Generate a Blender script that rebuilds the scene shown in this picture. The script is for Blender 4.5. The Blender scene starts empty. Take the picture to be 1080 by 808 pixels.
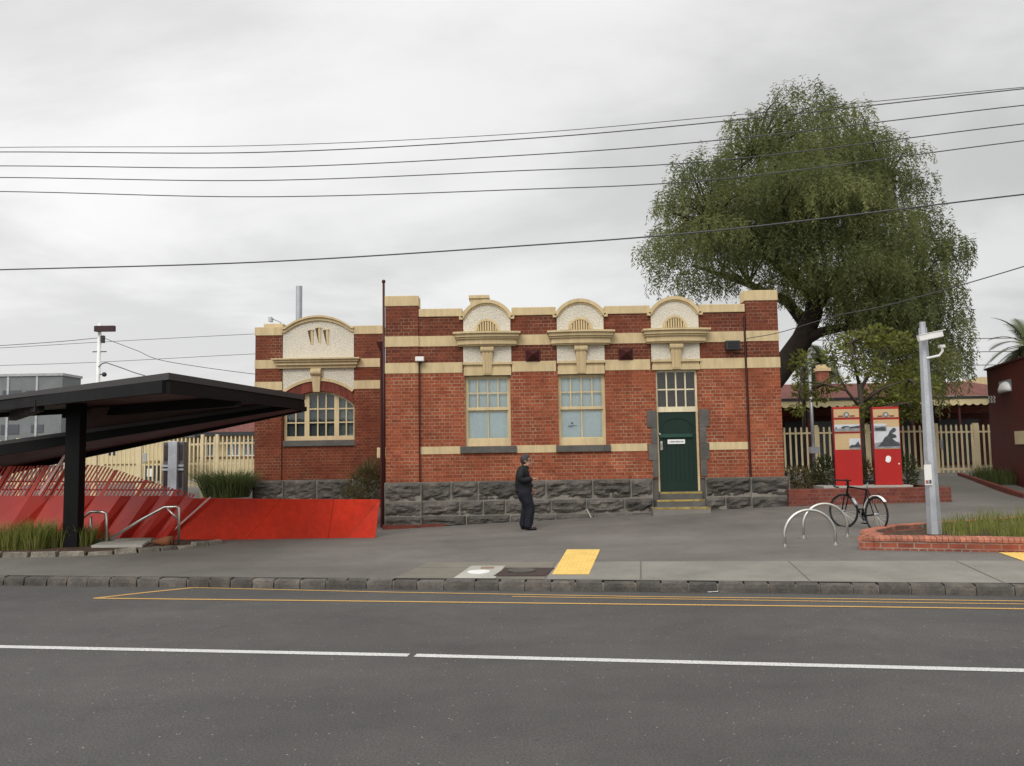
import bpy, bmesh, math, random
from mathutils import Vector, Matrix, noise
random.seed(11)
R = math.radians
scene = bpy.context.scene
COL = scene.collection

# ------------------------------------------------------------------ camera
F, CX, CY, EYE = 870.0, 540.0, 404.0, 1.95
PITCH, ROLL = R(4.70), R(0.90)
fw = Vector((0, math.cos(PITCH), math.sin(PITCH)))
r0 = Vector((1, 0, 0)); u0 = Vector((0, -math.sin(PITCH), math.cos(PITCH)))
rt = r0 * math.cos(ROLL) - u0 * math.sin(ROLL)
up = r0 * math.sin(ROLL) + u0 * math.cos(ROLL)
EYEP = Vector((0, 0, EYE))

def ray(px, py):
    return fw + rt * ((px - CX) / F) - up * ((py - CY) / F)
def at(px, py, Y):
    d = ray(px, py); return EYEP + d * (Y / d.y)
def onz(px, py, z):
    d = ray(px, py); return EYEP + d * ((z - EYE) / d.z)

cd = bpy.data.cameras.new('camera'); cam = bpy.data.objects.new('camera', cd); COL.objects.link(cam)
cd.sensor_fit = 'HORIZONTAL'; cd.sensor_width = 36; cd.lens = F / 1080 * 36
cd.clip_start = .1; cd.clip_end = 4000
mw = Matrix.Identity(4)
for i in range(3):
    mw[i][0] = rt[i]; mw[i][1] = up[i]; mw[i][2] = -fw[i]; mw[i][3] = EYEP[i]
cam.matrix_world = mw
scene.camera = cam

# ------------------------------------------------------------------ helpers
def root_of(o):
    while o.parent: o = o.parent
    return o

class MB:
    def __init__(s):
        s.v = []; s.f = []; s.t = []
    def add(s, vs, fs, tint=None):
        o = len(s.v); s.v += [tuple(v) for v in vs]
        s.f += [tuple(i + o for i in f) for f in fs]
        if tint is None: tint = .5
        s.t += [tint] * len(fs)
        return s
    def box(s, x0, x1, y0, y1, z0, z1, tint=None, mat=None):
        vs = [Vector(p) for p in ((x0,y0,z0),(x1,y0,z0),(x1,y1,z0),(x0,y1,z0),(x0,y0,z1),(x1,y0,z1),(x1,y1,z1),(x0,y1,z1))]
        if mat is not None: vs = [mat @ v for v in vs]
        return s.add(vs, [(0,3,2,1),(4,5,6,7),(0,1,5,4),(1,2,6,5),(2,3,7,6),(3,0,4,7)], tint)
    def prism_y(s, poly, y0, y1, tint=None):
        n = len(poly)
        vs = [(x, y0, z) for x, z in poly] + [(x, y1, z) for x, z in poly]
        fs = [tuple(range(n)), tuple(range(2*n-1, n-1, -1))]
        fs += [(i, i + n, (i+1) % n + n, (i+1) % n) for i in range(n)]
        return s.add(vs, fs, tint)
    def prism_z(s, poly, z0, z1, tint=None):
        n = len(poly)
        g = lambda z, p: z(p[0], p[1]) if callable(z) else z
        vs = [(p[0], p[1], g(z0, p)) for p in poly] + [(p[0], p[1], g(z1, p)) for p in poly]
        fs = [tuple(range(n)), tuple(range(2*n-1, n-1, -1))]
        fs += [(i, i + n, (i+1) % n + n, (i+1) % n) for i in range(n)]
        return s.add(vs, fs, tint)
    def slab(s, pts, dz, tint=None):
        """plate through 3-D points (top), thickness dz downwards"""
        n = len(pts)
        vs = [tuple(p) for p in pts] + [(p[0], p[1], p[2] - dz) for p in pts]
        fs = [tuple(range(n)), tuple(range(2*n-1, n-1, -1))]
        fs += [(i, i + n, (i+1) % n + n, (i+1) % n) for i in range(n)]
        return s.add(vs, fs, tint)
    def quad(s, a, b, c, d, tint=None):
        return s.add([a, b, c, d], [(0, 1, 2, 3)], tint)
    def tube(s, pts, r, n=8, closed=False, tint=None, cap=True):
        pts = [Vector(p) for p in pts]; m = len(pts)
        rs = r if isinstance(r, (list, tuple)) else [r] * m
        vs = []; nrm = None
        for i, p in enumerate(pts):
            if closed: t = pts[(i+1) % m] - pts[i-1]
            else: t = pts[min(i+1, m-1)] - pts[max(i-1, 0)]
            t.normalize()
            if nrm is None:
                nrm = t.orthogonal().normalized()
            else:
                nrm = (nrm - t * nrm.dot(t))
                nrm = nrm.normalized() if nrm.length > 1e-6 else t.orthogonal().normalized()
            b = t.cross(nrm)
            for k in range(n):
                a = 2 * math.pi * k / n
                vs.append(p + (nrm * math.cos(a) + b * math.sin(a)) * rs[i])
        fs = []
        for i in range(m if closed else m - 1):
            j = (i + 1) % m
            for k in range(n):
                k2 = (k + 1) % n
                fs.append((i*n+k, i*n+k2, j*n+k2, j*n+k))
        if not closed and cap:
            fs.append(tuple(range(n-1, -1, -1))); fs.append(tuple(range((m-1)*n, m*n)))
        return s.add(vs, fs, tint)
    def bar(s, a, b, w, h, tint=None):
        """rectangular bar from a to b; w sideways, h upward"""
        a = Vector(a); b = Vector(b); t = (b - a).normalized()
        sd = t.cross(Vector((0, 0, 1)))
        if sd.length < 1e-3: sd = Vector((1, 0, 0))
        sd.normalize(); u = sd.cross(t).normalized()
        vs = []
        for p in (a, b):
            for i, j in ((-1,-1),(1,-1),(1,1),(-1,1)):
                vs.append(p + sd * (w/2*i) + u * (h/2*j))
        return s.add(vs, [(0,1,2,3),(7,6,5,4),(0,4,5,1),(1,5,6,2),(2,6,7,3),(3,7,4,0)], tint)
    def ball(s, c, rx, ry=None, rz=None, nu=12, nv=8, tint=None):
        ry = rx if ry is None else ry; rz = rx if rz is None else rz
        c = Vector(c); vs = [c + Vector((0,0,-rz))]
        for j in range(1, nv):
            b = -math.pi/2 + math.pi*j/nv
            for i in range(nu):
                a = 2*math.pi*i/nu
                vs.append(c + Vector((rx*math.cos(b)*math.cos(a), ry*math.cos(b)*math.sin(a), rz*math.sin(b))))
        vs.append(c + Vector((0,0,rz))); L = len(vs) - 1
        fs = [(0, 1+(i+1)%nu, 1+i) for i in range(nu)]
        for j in range(nv-2):
            for i in range(nu):
                a = 1+j*nu+i; b = 1+j*nu+(i+1)%nu
                fs.append((a, b, b+nu, a+nu))
        fs += [(L, L-nu+i, L-nu+(i+1)%nu) for i in range(nu)]
        return s.add(vs, fs, tint)
    def wall(s, x0, x1, z0, z1, y0, y1, ops=(), tint=None):
        xs = sorted({x0, x1, *[v for o in ops for v in o[:2] if x0 < v < x1]})
        zs = sorted({z0, z1, *[v for o in ops for v in o[2:] if z0 < v < z1]})
        def solid(i, j):
            if i < 0 or j < 0 or i >= len(xs)-1 or j >= len(zs)-1: return False
            cx = (xs[i]+xs[i+1])/2; cz = (zs[j]+zs[j+1])/2
            return not any(o[0] < cx < o[1] and o[2] < cz < o[3] for o in ops)
        for i in range(len(xs)-1):
            for j in range(len(zs)-1):
                if not solid(i, j): continue
                a, b, c, d = xs[i], xs[i+1], zs[j], zs[j+1]
                s.quad((a,y0,c),(b,y0,c),(b,y0,d),(a,y0,d), tint)
                s.quad((b,y1,c),(a,y1,c),(a,y1,d),(b,y1,d), tint)
                if not solid(i-1,j): s.quad((a,y1,c),(a,y0,c),(a,y0,d),(a,y1,d), tint)
                if not solid(i+1,j): s.quad((b,y0,c),(b,y1,c),(b,y1,d),(b,y0,d), tint)
                if not solid(i,j-1): s.quad((a,y1,c),(b,y1,c),(b,y0,c),(a,y0,c), tint)
                if not solid(i,j+1): s.quad((a,y0,d),(b,y0,d),(b,y1,d),(a,y1,d), tint)
        return s
    def build(s, name, mat, parent=None, smooth=False, recalc=True, bevel=0):
        me = bpy.data.meshes.new(name)
        off = Vector((0, 0, 0))
        if parent is not None: off = root_of(parent).location.copy()
        me.from_pydata([tuple(Vector(v) - off) for v in s.v], [], s.f)
        if recalc or bevel:
            bm = bmesh.new(); bm.from_mesh(me)
            lay = bm.faces.layers.float.new('tint_')
            for f, t in zip(bm.faces, s.t): f[lay] = t
            if bevel:
                ed = [e for e in bm.edges if len(e.link_faces) == 2 and e.calc_face_angle(0) > .5]
                bmesh.ops.bevel(bm, geom=ed, offset=bevel, segments=2, affect='EDGES', profile=.6)
            bmesh.ops.recalc_face_normals(bm, faces=bm.faces[:])
            tl = [f[lay] for f in bm.faces]
            bm.faces.layers.float.remove(lay)
            bm.to_mesh(me); bm.free()
        else: tl = s.t
        at_ = me.attributes.new('tint', 'FLOAT', 'FACE'); at_.data.foreach_set('value', tl)
        uv = me.uv_layers.new(name='UVMap')
        co = [0.0] * (len(me.loops) * 2)
        V = me.vertices; L = me.loops
        for p in me.polygons:
            n = p.normal; ax, ay, az = abs(n.x), abs(n.y), abs(n.z)
            for li in p.loop_indices:
                c = V[L[li].vertex_index].co
                if az >= ax and az >= ay: a, b = c.x + off.x, c.y + off.y
                elif ay >= ax: a, b = c.x + off.x, c.z + off.z
                else: a, b = c.y + off.y, c.z + off.z
                co[2*li] = a; co[2*li+1] = b
        uv.data.foreach_set('uv', co)
        if smooth: me.polygons.foreach_set('use_smooth', [True] * len(me.polygons))
        if mat: me.materials.append(mat)
        o = bpy.data.objects.new(name, me); COL.objects.link(o)
        if parent is not None: o.parent = parent
        return o

def tag(o, label=None, cat=None, group=None, kind=None):
    if label: o['label'] = label
    if cat: o['category'] = cat
    if group: o['group'] = group
    if kind: o['kind'] = kind
    return o
def thing(name, loc, label, cat, group=None):
    o = bpy.data.objects.new(name, None); COL.objects.link(o); o.location = Vector(loc)
    o.empty_display_size = .2
    return tag(o, label, cat, group)
def copy_thing(o, loc=None, label=None, parent=None):
    c = o.copy(); COL.objects.link(c)
    if parent is not None: c.parent = parent
    if loc is not None: c.location = Vector(loc)
    if label: c['label'] = label
    for ch in list(o.children): copy_thing(ch, parent=c)
    return c

# ------------------------------------------------------------------ materials
class NT:
    def __init__(s, name):
        s.m = bpy.data.materials.new(name); s.m.use_nodes = True
        s.n = s.m.node_tree; s.n.nodes.clear()
        s.out = s.n.nodes.new('ShaderNodeOutputMaterial')
    def new(s, t, **k):
        nd = s.n.nodes.new('ShaderNode' + t)
        for a, b in k.items():
            if a in nd.inputs.keys() if isinstance(a, str) else False: nd.inputs[a].default_value = b
            else: setattr(nd, a, b)
        return nd
    def link(s, a, b): s.n.links.new(a, b)
    def noise(s, vec, scale, detail=4, rough=.55):
        nd = s.n.nodes.new('ShaderNodeTexNoise'); nd.inputs['Scale'].default_value = scale
        nd.inputs['Detail'].default_value = detail; nd.inputs['Roughness'].default_value = rough
        if vec is not None: s.link(vec, nd.inputs['Vector'])
        return nd.outputs['Fac']
    def maprange(s, val, a, b, c, d):
        nd = s.n.nodes.new('ShaderNodeMapRange')
        for i, v in enumerate((a, b, c, d)): nd.inputs[i+1].default_value = v
        s.link(val, nd.inputs[0]); return nd.outputs[0]
    def math(s, op, a, b):
        nd = s.n.nodes.new('ShaderNodeMath'); nd.operation = op
        for i, v in enumerate((a, b)):
            if isinstance(v, (int, float)): nd.inputs[i].default_value = v
            else: s.link(v, nd.inputs[i])
        return nd.outputs[0]
    def mix(s, fac, a, b, mode='MIX'):
        nd = s.n.nodes.new('ShaderNodeMix'); nd.data_type = 'RGBA'; nd.blend_type = mode
        for k, v in ((0, fac), (6, a), (7, b)):
            if isinstance(v, (int, float)): nd.inputs[k].default_value = v
            elif isinstance(v, (tuple, list)): nd.inputs[k].default_value = (*v[:3], 1)
            else: s.link(v, nd.inputs[k])
        return nd.outputs[2]
    def scale_col(s, col, val):
        nd = s.n.nodes.new('ShaderNodeVectorMath'); nd.operation = 'SCALE'
        if isinstance(col, (tuple, list)): nd.inputs[0].default_value = col[:3]
        else: s.link(col, nd.inputs[0])
        if isinstance(val, (int, float)): nd.inputs['Scale'].default_value = val
        else: s.link(val, nd.inputs['Scale'])
        return nd.outputs[0]
    def bump(s, h, strength, dist=.01):
        nd = s.n.nodes.new('ShaderNodeBump'); nd.inputs['Strength'].default_value = strength
        nd.inputs['Distance'].default_value = dist; s.link(h, nd.inputs['Height']); return nd.outputs[0]
    def principled(s, col, rough=.8, spec=.3, metal=0, nrm=None, coat=0):
        p = s.n.nodes.new('ShaderNodeBsdfPrincipled')
        if isinstance(col, (tuple, list)): p.inputs['Base Color'].default_value = (*col[:3], 1)
        else: s.link(col, p.inputs['Base Color'])
        if isinstance(rough, (int, float)): p.inputs['Roughness'].default_value = rough
        else: s.link(rough, p.inputs['Roughness'])
        p.inputs['Specular IOR Level'].default_value = spec
        p.inputs['Metallic'].default_value = metal
        p.inputs['Coat Weight'].default_value = coat
        if nrm is not None: s.link(nrm, p.inputs['Normal'])
        s.link(p.outputs[0], s.out.inputs[0]); return p
    def obj(s): return s.n.nodes.new('ShaderNodeTexCoord').outputs['Object']
    def uv(s): return s.n.nodes.new('ShaderNodeTexCoord').outputs['UV']
    def attr(s, name):
        nd = s.n.nodes.new('ShaderNodeAttribute'); nd.attribute_name = name; return nd.outputs['Fac']

def basic(name, col, rough=.75, amt=.15, sc=3, fine=40, bump=.15, bd=.004, spec=.3, metal=0, coat=0, tint=0):
    t = NT(name); co = t.obj()
    a = t.noise(co, sc, 5); b = t.noise(co, fine, 3)
    f = t.maprange(a, .3, .7, 1 - amt, 1 + amt)
    f = t.math('MULTIPLY', f, t.maprange(b, .3, .7, 1 - amt*.6, 1 + amt*.6))
    if tint: f = t.math('MULTIPLY', f, t.maprange(t.attr('tint'), 0, 1, 1 - tint, 1 + tint))
    c = t.scale_col(col, f)
    n = t.bump(b, bump, bd) if bump else None
    t.principled(c, t.maprange(a, .3, .7, max(.05, rough-.08), min(1, rough+.08)), spec, metal, n, coat)
    return t.m

def brick_mat(name, c1, c2, mortar, ms=.013, bw=.25, rh=.0868, dirt=.3, bias=0, soot=.0):
    t = NT(name); uv = t.uv()
    br = t.n.nodes.new('ShaderNodeTexBrick'); t.link(uv, br.inputs['Vector'])
    br.inputs['Scale'].default_value = 1; br.squash = .5; br.squash_frequency = 2; br.offset = .5
    br.inputs['Brick Width'].default_value = bw; br.inputs['Row Height'].default_value = rh
    br.inputs['Mortar Size'].default_value = ms; br.inputs['Mortar Smooth'].default_value = .3
    br.inputs['Bias'].default_value = bias
    br.inputs['Color1'].default_value = (*c1, 1); br.inputs['Color2'].default_value = (*c2, 1)
    br.inputs['Mortar'].default_value = (*mortar, 1)
    big = t.noise(uv, .9, 5, .6); med = t.noise(uv, 7, 4); fine = t.noise(uv, 60, 3)
    # per brick colour variation: stretched noise sampled at brick scale
    mp = t.n.nodes.new('ShaderNodeMapping'); mp.inputs['Scale'].default_value = (1/bw*1.02, 1/rh*.99, 1); t.link(uv, mp.inputs['Vector'])
    wn = t.noise(mp.outputs[0], .9, 1)
    f = t.maprange(big, .3, .7, 1 - dirt*.5, 1 + dirt*.4)
    f = t.math('MULTIPLY', f, t.maprange(wn, .25, .75, .82, 1.16))
    f = t.math('MULTIPLY', f, t.maprange(fine, .3, .7, .85, 1.15))
    col = t.scale_col(br.outputs['Color'], f)
    mp2 = t.n.nodes.new('ShaderNodeMapping'); mp2.inputs['Scale'].default_value = (2.6, .28, 1); t.link(uv, mp2.inputs['Vector'])
    f = t.math('MULTIPLY', f, t.maprange(t.noise(mp2.outputs[0], 1.4, 5, .6), .3, .7, .84, 1.10))
    # patchy mortar: in places smeared or missing
    miss = t.maprange(t.noise(uv, 1.5, 5, .65), .36, .58, 0, 1)
    plain = t.scale_col(t.mix(.5, c1, c2), f)
    col = t.mix(t.math('MULTIPLY', t.math('MULTIPLY', br.outputs['Fac'], miss), .75), col, plain)
    if soot: col = t.mix(t.maprange(med, .45, .75, 0, soot), col, (.05, .035, .03))
    h = t.math('ADD', t.math('MULTIPLY', br.outputs['Fac'], -1), t.math('MULTIPLY', fine, .3))
    t.principled(col, .88, .2, 0, t.bump(h, .5, .008))
    return t.m

def asphalt_mat(name, base, patch=.15, speck=.5, warm=0, crack=True):
    t = NT(name); uv = t.uv()
    ang = t.n.nodes.new('ShaderNodeMapping'); ang.inputs['Rotation'].default_value = (0, 0, .153); ang.inputs['Scale'].default_value = (.12, 1, 1)
    t.link(uv, ang.inputs['Vector'])
    trk = t.noise(ang.outputs[0], 1.1, 3)
    big = t.noise(uv, .35, 5, .6); med = t.noise(uv, 3, 5, .65); fine = t.noise(uv, 55, 4, .7); vf = t.noise(uv, 170, 2)
    f = t.maprange(big, .3, .7, 1 - patch, 1 + patch)
    f = t.math('MULTIPLY', f, t.maprange(trk, .3, .7, .93, 1.07))
    f = t.math('MULTIPLY', f, t.maprange(med, .3, .7, .9, 1.1))
    f = t.math('MULTIPLY', f, t.maprange(fine, .25, .75, .5, 1.5))
    f = t.math('MULTIPLY', f, t.maprange(vf, .25, .75, .55, 1.45))
    col = t.scale_col(base, f)
    vo = t.n.nodes.new('ShaderNodeTexVoronoi'); vo.inputs['Scale'].default_value = 22; t.link(uv, vo.inputs['Vector'])
    sp = t.maprange(vo.outputs['Distance'], .08, .17, 1, 0)
    spm = t.maprange(t.noise(uv, 9, 2), .55, .62, 0, speck)
    col = t.mix(t.math('MULTIPLY', sp, spm), col, (.38, .36, .33))
    blot = t.maprange(t.noise(uv, 1.6, 5, .65), .60, .74, 0, .35)
    col = t.mix(blot, col, t.scale_col(base, .45))
    vg = t.n.nodes.new('ShaderNodeTexVoronoi'); vg.inputs['Scale'].default_value = 2.6; t.link(uv, vg.inputs['Vector'])
    gum = t.math('MULTIPLY', t.maprange(vg.outputs['Distance'], .05, .10, 1, 0), t.maprange(t.noise(uv, .8, 2), .5, .6, 0, .45))
    col = t.mix(gum, col, t.scale_col(base, .4))
    if crack:
        nv = t.n.nodes.new('ShaderNodeTexNoise'); nv.inputs['Scale'].default_value = 2.2; nv.inputs['Detail'].default_value = 4; t.link(uv, nv.inputs['Vector'])
        wv = t.mix(.25, uv, nv.outputs['Color'])
        ve = t.n.nodes.new('ShaderNodeTexVoronoi'); ve.feature = 'DISTANCE_TO_EDGE'; ve.inputs['Scale'].default_value = 6.5; t.link(wv, ve.inputs['Vector'])
        cr = t.maprange(ve.outputs['Distance'], .0, .022, 1, 0)
        cm = t.maprange(t.noise(uv, .55, 3), .56, .66, 0, .5)
        col = t.mix(t.math('MULTIPLY', cr, cm), col, t.scale_col(base, .35))
    t.principled(col, t.maprange(med, .3, .7, .78, .95), .25, 0, t.bump(fine, .35, .006))
    return t.m

def paint_mat(name, col, wear=.5, under=(.09, .088, .085)):
    t = NT(name); uv = t.uv()
    n1 = t.noise(uv, 45, 4, .7); n2 = t.noise(uv, 3, 4)
    w = t.math('MULTIPLY', t.maprange(n1, .48, .66, 0, 1), t.maprange(n2, .3, .7, wear*.3, wear))
    c = t.scale_col(col, t.maprange(n2, .3, .7, .85, 1.1))
    t.principled(t.mix(w, c, under), .8, .25, 0, t.bump(n1, .2, .003))
    return t.m

def leaf_mat(name, dark, light, trans=.35, rough=.55, dead=None):
    t = NT(name)
    a = t.attr('tint'); n = t.noise(t.obj(), 1.1, 4)
    f = t.math('ADD', t.math('MULTIPLY', a, .7), t.math('MULTIPLY', t.maprange(n, .3, .7, 0, 1), .3))
    c = t.mix(f, dark, light)
    if dead: c = t.mix(t.maprange(t.noise(t.obj(), 2.3, 3), .58, .72, 0, .6), c, dead)
    p = t.n.nodes.new('ShaderNodeBsdfPrincipled'); t.link(c, p.inputs['Base Color'])
    p.inputs['Roughness'].default_value = rough; p.inputs['Specular IOR Level'].default_value = .25
    tr = t.n.nodes.new('ShaderNodeBsdfTranslucent'); t.link(c, tr.inputs['Color'])
    mx = t.n.nodes.new('ShaderNodeMixShader'); mx.inputs[0].default_value = trans
    t.link(p.outputs[0], mx.inputs[1]); t.link(tr.outputs[0], mx.inputs[2]); t.link(mx.outputs[0], t.out.inputs[0])
    return t.m

def glass_mat(name, tint=(.8, .85, .85), refl=1.0):
    t = NT(name)
    tr = t.n.nodes.new('ShaderNodeBsdfTransparent'); tr.inputs[0].default_value = (*tint, 1)
    gl = t.n.nodes.new('ShaderNodeBsdfGlossy'); gl.inputs['Roughness'].default_value = .03
    b = t.bump(t.noise(t.obj(), 2.0, 2), .08, .02); t.link(b, gl.inputs['Normal'])
    fr = t.n.nodes.new('ShaderNodeFresnel'); fr.inputs[0].default_value = 1.5
    mx = t.n.nodes.new('ShaderNodeMixShader'); t.link(t.math('ADD', t.math('MULTIPLY', fr.outputs[0], refl), .02), mx.inputs[0])
    t.link(tr.outputs[0], mx.inputs[1]); t.link(gl.outputs[0], mx.inputs[2]); t.link(mx.outputs[0], t.out.inputs[0])
    return t.m

m_brick = brick_mat('brick', (.315, .086, .040), (.225, .056, .028), (.36, .25, .165), ms=.0105, dirt=.5)
m_brick_up = brick_mat('brick_weathered', (.185, .050, .026), (.13, .034, .020), (.27, .175, .115), ms=.0095, dirt=.45, soot=.3)
m_brick_wing = brick_mat('brick_wing', (.19, .046, .021), (.135, .033, .018), (.23, .135, .085), ms=.0095, dirt=.45, soot=.2)
m_arch = basic('rubbed_brick', (.15, .038, .026), .85, .25, 4, 30, tint=.25)
m_planter = brick_mat('planter_brick', (.30, .085, .05), (.22, .055, .035), (.34, .27, .22), ms=.012, bw=.24, rh=.09, dirt=.4)
m_planter_cap = basic('planter_cap_brick', (.36, .135, .085), .8, .25, 4, 25, tint=.2)
m_planter_dark = brick_mat('planter_brick_dark', (.20, .055, .037), (.14, .04, .03), (.17, .11, .09), ms=.012, bw=.24, rh=.09, dirt=.5)
def cream_mat(name, col, rough=.8):
    t = NT(name); uv = t.uv()
    mp = t.n.nodes.new('ShaderNodeMapping'); mp.inputs['Scale'].default_value = (3.2, .5, 1); t.link(uv, mp.inputs['Vector'])
    st = t.noise(mp.outputs[0], 2.2, 5, .65); b = t.noise(uv, 1.2, 5); f = t.noise(uv, 70, 3)
    k = t.math('MULTIPLY', t.maprange(st, .35, .75, 1.06, .76), t.maprange(b, .3, .7, .92, 1.06))
    t.principled(t.scale_col(col, k), rough, .3, 0, t.bump(f, .15, .004)); return t.m
m_cream = cream_mat('cream_render', (.60, .475, .275))
m_cream_frame = cream_mat('cream_joinery', (.62, .50, .29), .5)
m_pale_frame = cream_mat('pale_joinery', (.78, .69, .47), .5)
def rough_mat():
    t = NT('rough_cast'); uv = t.uv()
    v = t.noise(uv, 26, 5, .7); b = t.noise(uv, 1.5, 4); c = t.noise(uv, 70, 3)
    col = t.scale_col(t.mix(t.maprange(v, .35, .6, 0, 1), (.58, .52, .42), (.80, .77, .66)), t.maprange(b, .3, .7, .92, 1.05))
    t.principled(col, .9, .2, 0, t.bump(t.math('ADD', v, t.math('MULTIPLY', c, .4)), 1, .03)); return t.m
m_rough = rough_mat()
def bluestone():
    t = NT('bluestone'); co = t.obj()
    a = t.noise(co, 2.5, 6, .65); b = t.noise(co, 28, 5, .7); k = t.attr('tint')
    f = t.math('MULTIPLY', t.maprange(a, .3, .7, .7, 1.3), t.maprange(b, .3, .7, .75, 1.25))
    f = t.math('MULTIPLY', f, t.maprange(k, 0, 1, .75, 1.25))
    col = t.scale_col(t.mix(t.maprange(t.noise(co, 5, 4), .5, .7, 0, .5), (.090, .082, .073), (.145, .123, .098)), f)
    t.principled(col, .85, .25, 0, t.bump(b, .5, .02)); return t.m
m_blue = bluestone()
m_blue_plain = basic('dressed_bluestone', (.105, .099, .090), .85, .22, 4, 30, tint=.2)
m_mortar = basic('lime_mortar', (.20, .185, .16), .9, .25, 3, 30)
m_road = asphalt_mat('road_asphalt', (.074, .0708, .0675), .18, .9)
m_fore = asphalt_mat('forecourt_asphalt', (.136, .127, .113), .22, .35)
m_patch = asphalt_mat('old_path_asphalt', (.165, .152, .125), .2, .3, crack=False)
def conc_mat(name, c):
    t = NT(name); uv = t.uv()
    a = t.noise(uv, 1.1, 6, .65); b = t.noise(uv, 40, 4, .7); s_ = t.noise(uv, 6, 5, .7)
    f = t.math('MULTIPLY', t.maprange(a, .3, .7, .8, 1.15), t.maprange(b, .3, .7, .82, 1.18))
    col = t.mix(t.maprange(s_, .58, .72, 0, .4), t.scale_col(c, f), t.scale_col(c, .6))
    t.principled(col, .88, .25, 0, t.bump(b, .3, .005)); return t.m
m_conc = conc_mat('concrete', (.205, .195, .170))
m_conc_pale = conc_mat('pale_concrete', (.36, .35, .31))
m_ground = basic('bare_ground', (.12, .105, .08), .95, .3, .5, 6)
m_mulch = basic('mulch', (.075, .045, .03), .95, .45, 6, 45, bump=.8, bd=.03)
m_white_paint = paint_mat('white_road_paint', (.58, .58, .56), 1.1)
m_edging = basic('edging_stone', (.21, .19, .155), .9, .4, 5, 30, bump=.6, bd=.02, tint=.4)
m_yellow_paint = paint_mat('yellow_road_paint', (.55, .33, .10), 1.1)
def tact():
    t = NT('tactile_yellow'); uv = t.uv()
    n = t.noise(uv, 3, 4); f = t.noise(uv, 40, 3)
    t.principled(t.scale_col((.68, .46, .13), t.math('MULTIPLY', t.maprange(n, .3, .7, .88, 1.12), t.maprange(f, .3, .7, .88, 1.12))), .7, .3); return t.m
m_tact = tact()
m_nosing = basic('yellow_nosing', (.31, .225, .065), .85, .5, 5, 40)
m_black = basic('black_steel', (.008, .0075, .008), .6, .2, 2, 40, bump=.05, spec=.12)
m_cap = basic('grey_steel_cap', (.05, .047, .048), .6, .15, 2, 40, bump=.05)
m_soffit = basic('brown_soffit', (.075, .048, .042), .6, .15, 2, 30, bump=.05)
m_soffit_reflection = basic('soffit_red_reflection', (.13, .02, .02), .5, .15, 2, 30, bump=.05)  # reflection of the red ramp wall, put into the lower soffit's colour
m_red = basic('red_steel_paint', (.48, .026, .008), .52, .2, .9, 9, bump=.03, spec=.15)
m_red_slat = basic('red_slat_paint', (.38, .022, .012), .36, .15, 1.2, 20, bump=.03, spec=.45)
m_red_fin = basic('red_fin_paint', (.52, .065, .045), .45, .12, 1.2, 20, bump=.03, spec=.3)
m_red_panel = basic('red_panel_paint', (.38, .008, .006), .45, .07, 2, 20, bump=.02, spec=.4)
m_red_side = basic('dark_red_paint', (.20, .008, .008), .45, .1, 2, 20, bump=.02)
m_fence = basic('beige_fence_steel', (.68, .57, .36), .6, .1, 2, 30, bump=.03)
m_galv = basic('galvanised_steel', (.42, .44, .47), .45, .14, 2.5, 30, bump=.05, metal=.55, spec=.5)
m_steel = basic('stainless_steel', (.55, .54, .50), .32, .1, 3, 60, bump=.03, metal=.9)
m_dark_pipe = basic('brown_pipe', (.055, .014, .012), .5, .2, 3, 40)
m_maroon_vent = basic('maroon_vent', (.06, .014, .014), .55, .15, 4, 40)
m_white = basic('white_enamel', (.78, .78, .76), .4, .06, 3, 30, bump=.02)
m_dkgrey = basic('dark_grey_plastic', (.035, .037, .042), .45, .1, 5, 40)
m_rubber = basic('rubber', (.012, .012, .012), .7, .1, 5, 40)
m_door = basic('green_door_paint', (.0065, .0235, .0165), .55, .12, 2, 25, bump=.05)
m_blind = basic('pale_blue_blind', (.66, .77, .79), .7, .08, 1.2, 25, bump=.02)
m_glass = glass_mat('window_glass', (.93, .96, .96))
m_glass_dark = glass_mat('dark_window_glass', (.8, .84, .84), .35)
m_dark_room = basic('dim_room', (.07, .075, .085), .9, .25, 2, 20)
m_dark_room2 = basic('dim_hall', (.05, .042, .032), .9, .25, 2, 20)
m_roof_red = brick_mat('red_roof_tiles', (.19, .070, .056), (.14, .052, .043), (.09, .037, .032), ms=.02, bw=.25, rh=.3, dirt=.4)
m_roof_metal = basic('roof_sheet', (.30, .30, .30), .5, .15, 2, 20)
m_cream_wall = basic('cream_wall', (.62, .52, .30), .8, .1, 1, 20)
m_maroon_wall = basic('maroon_wall', (.085, .017, .013), .65, .25, 1.2, 25, bump=.08, spec=.2)
m_grey_clad = basic('grey_cladding', (.17, .185, .19), .6, .12, 1, 10)
m_wire = basic('black_cable', (.075, .075, .08), .6, .1, 3, 30, bump=0)
m_bark = basic('bark', (.032, .024, .018), .95, .35, 4, 30, bump=1, bd=.03)
m_bark_grey = basic('grey_bark', (.07, .058, .045), .95, .3, 4, 30, bump=.8, bd=.02)
m_leaf_pepper = leaf_mat('pepper_leaves', (.050, .072, .025), (.255, .275, .098), .48)
m_leaf_small = leaf_mat('bright_leaves', (.085, .108, .024), (.27, .285, .062), .45)
m_leaf_shrub = leaf_mat('shrub_leaves', (.018, .032, .011), (.075, .098, .034), .3)
m_leaf_olive = leaf_mat('olive_shrub_leaves', (.040, .042, .016), (.16, .135, .055), .3, dead=(.16, .10, .05))
m_grass = leaf_mat('green_grass_blades', (.085, .115, .026), (.33, .34, .09), .45, dead=(.24, .19, .09))
m_grass_dk = leaf_mat('dark_grass_blades', (.030, .048, .014), (.13, .155, .055), .38)
m_palm = leaf_mat('palm_leaves', (.035, .050, .022), (.14, .16, .065), .25)
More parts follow.
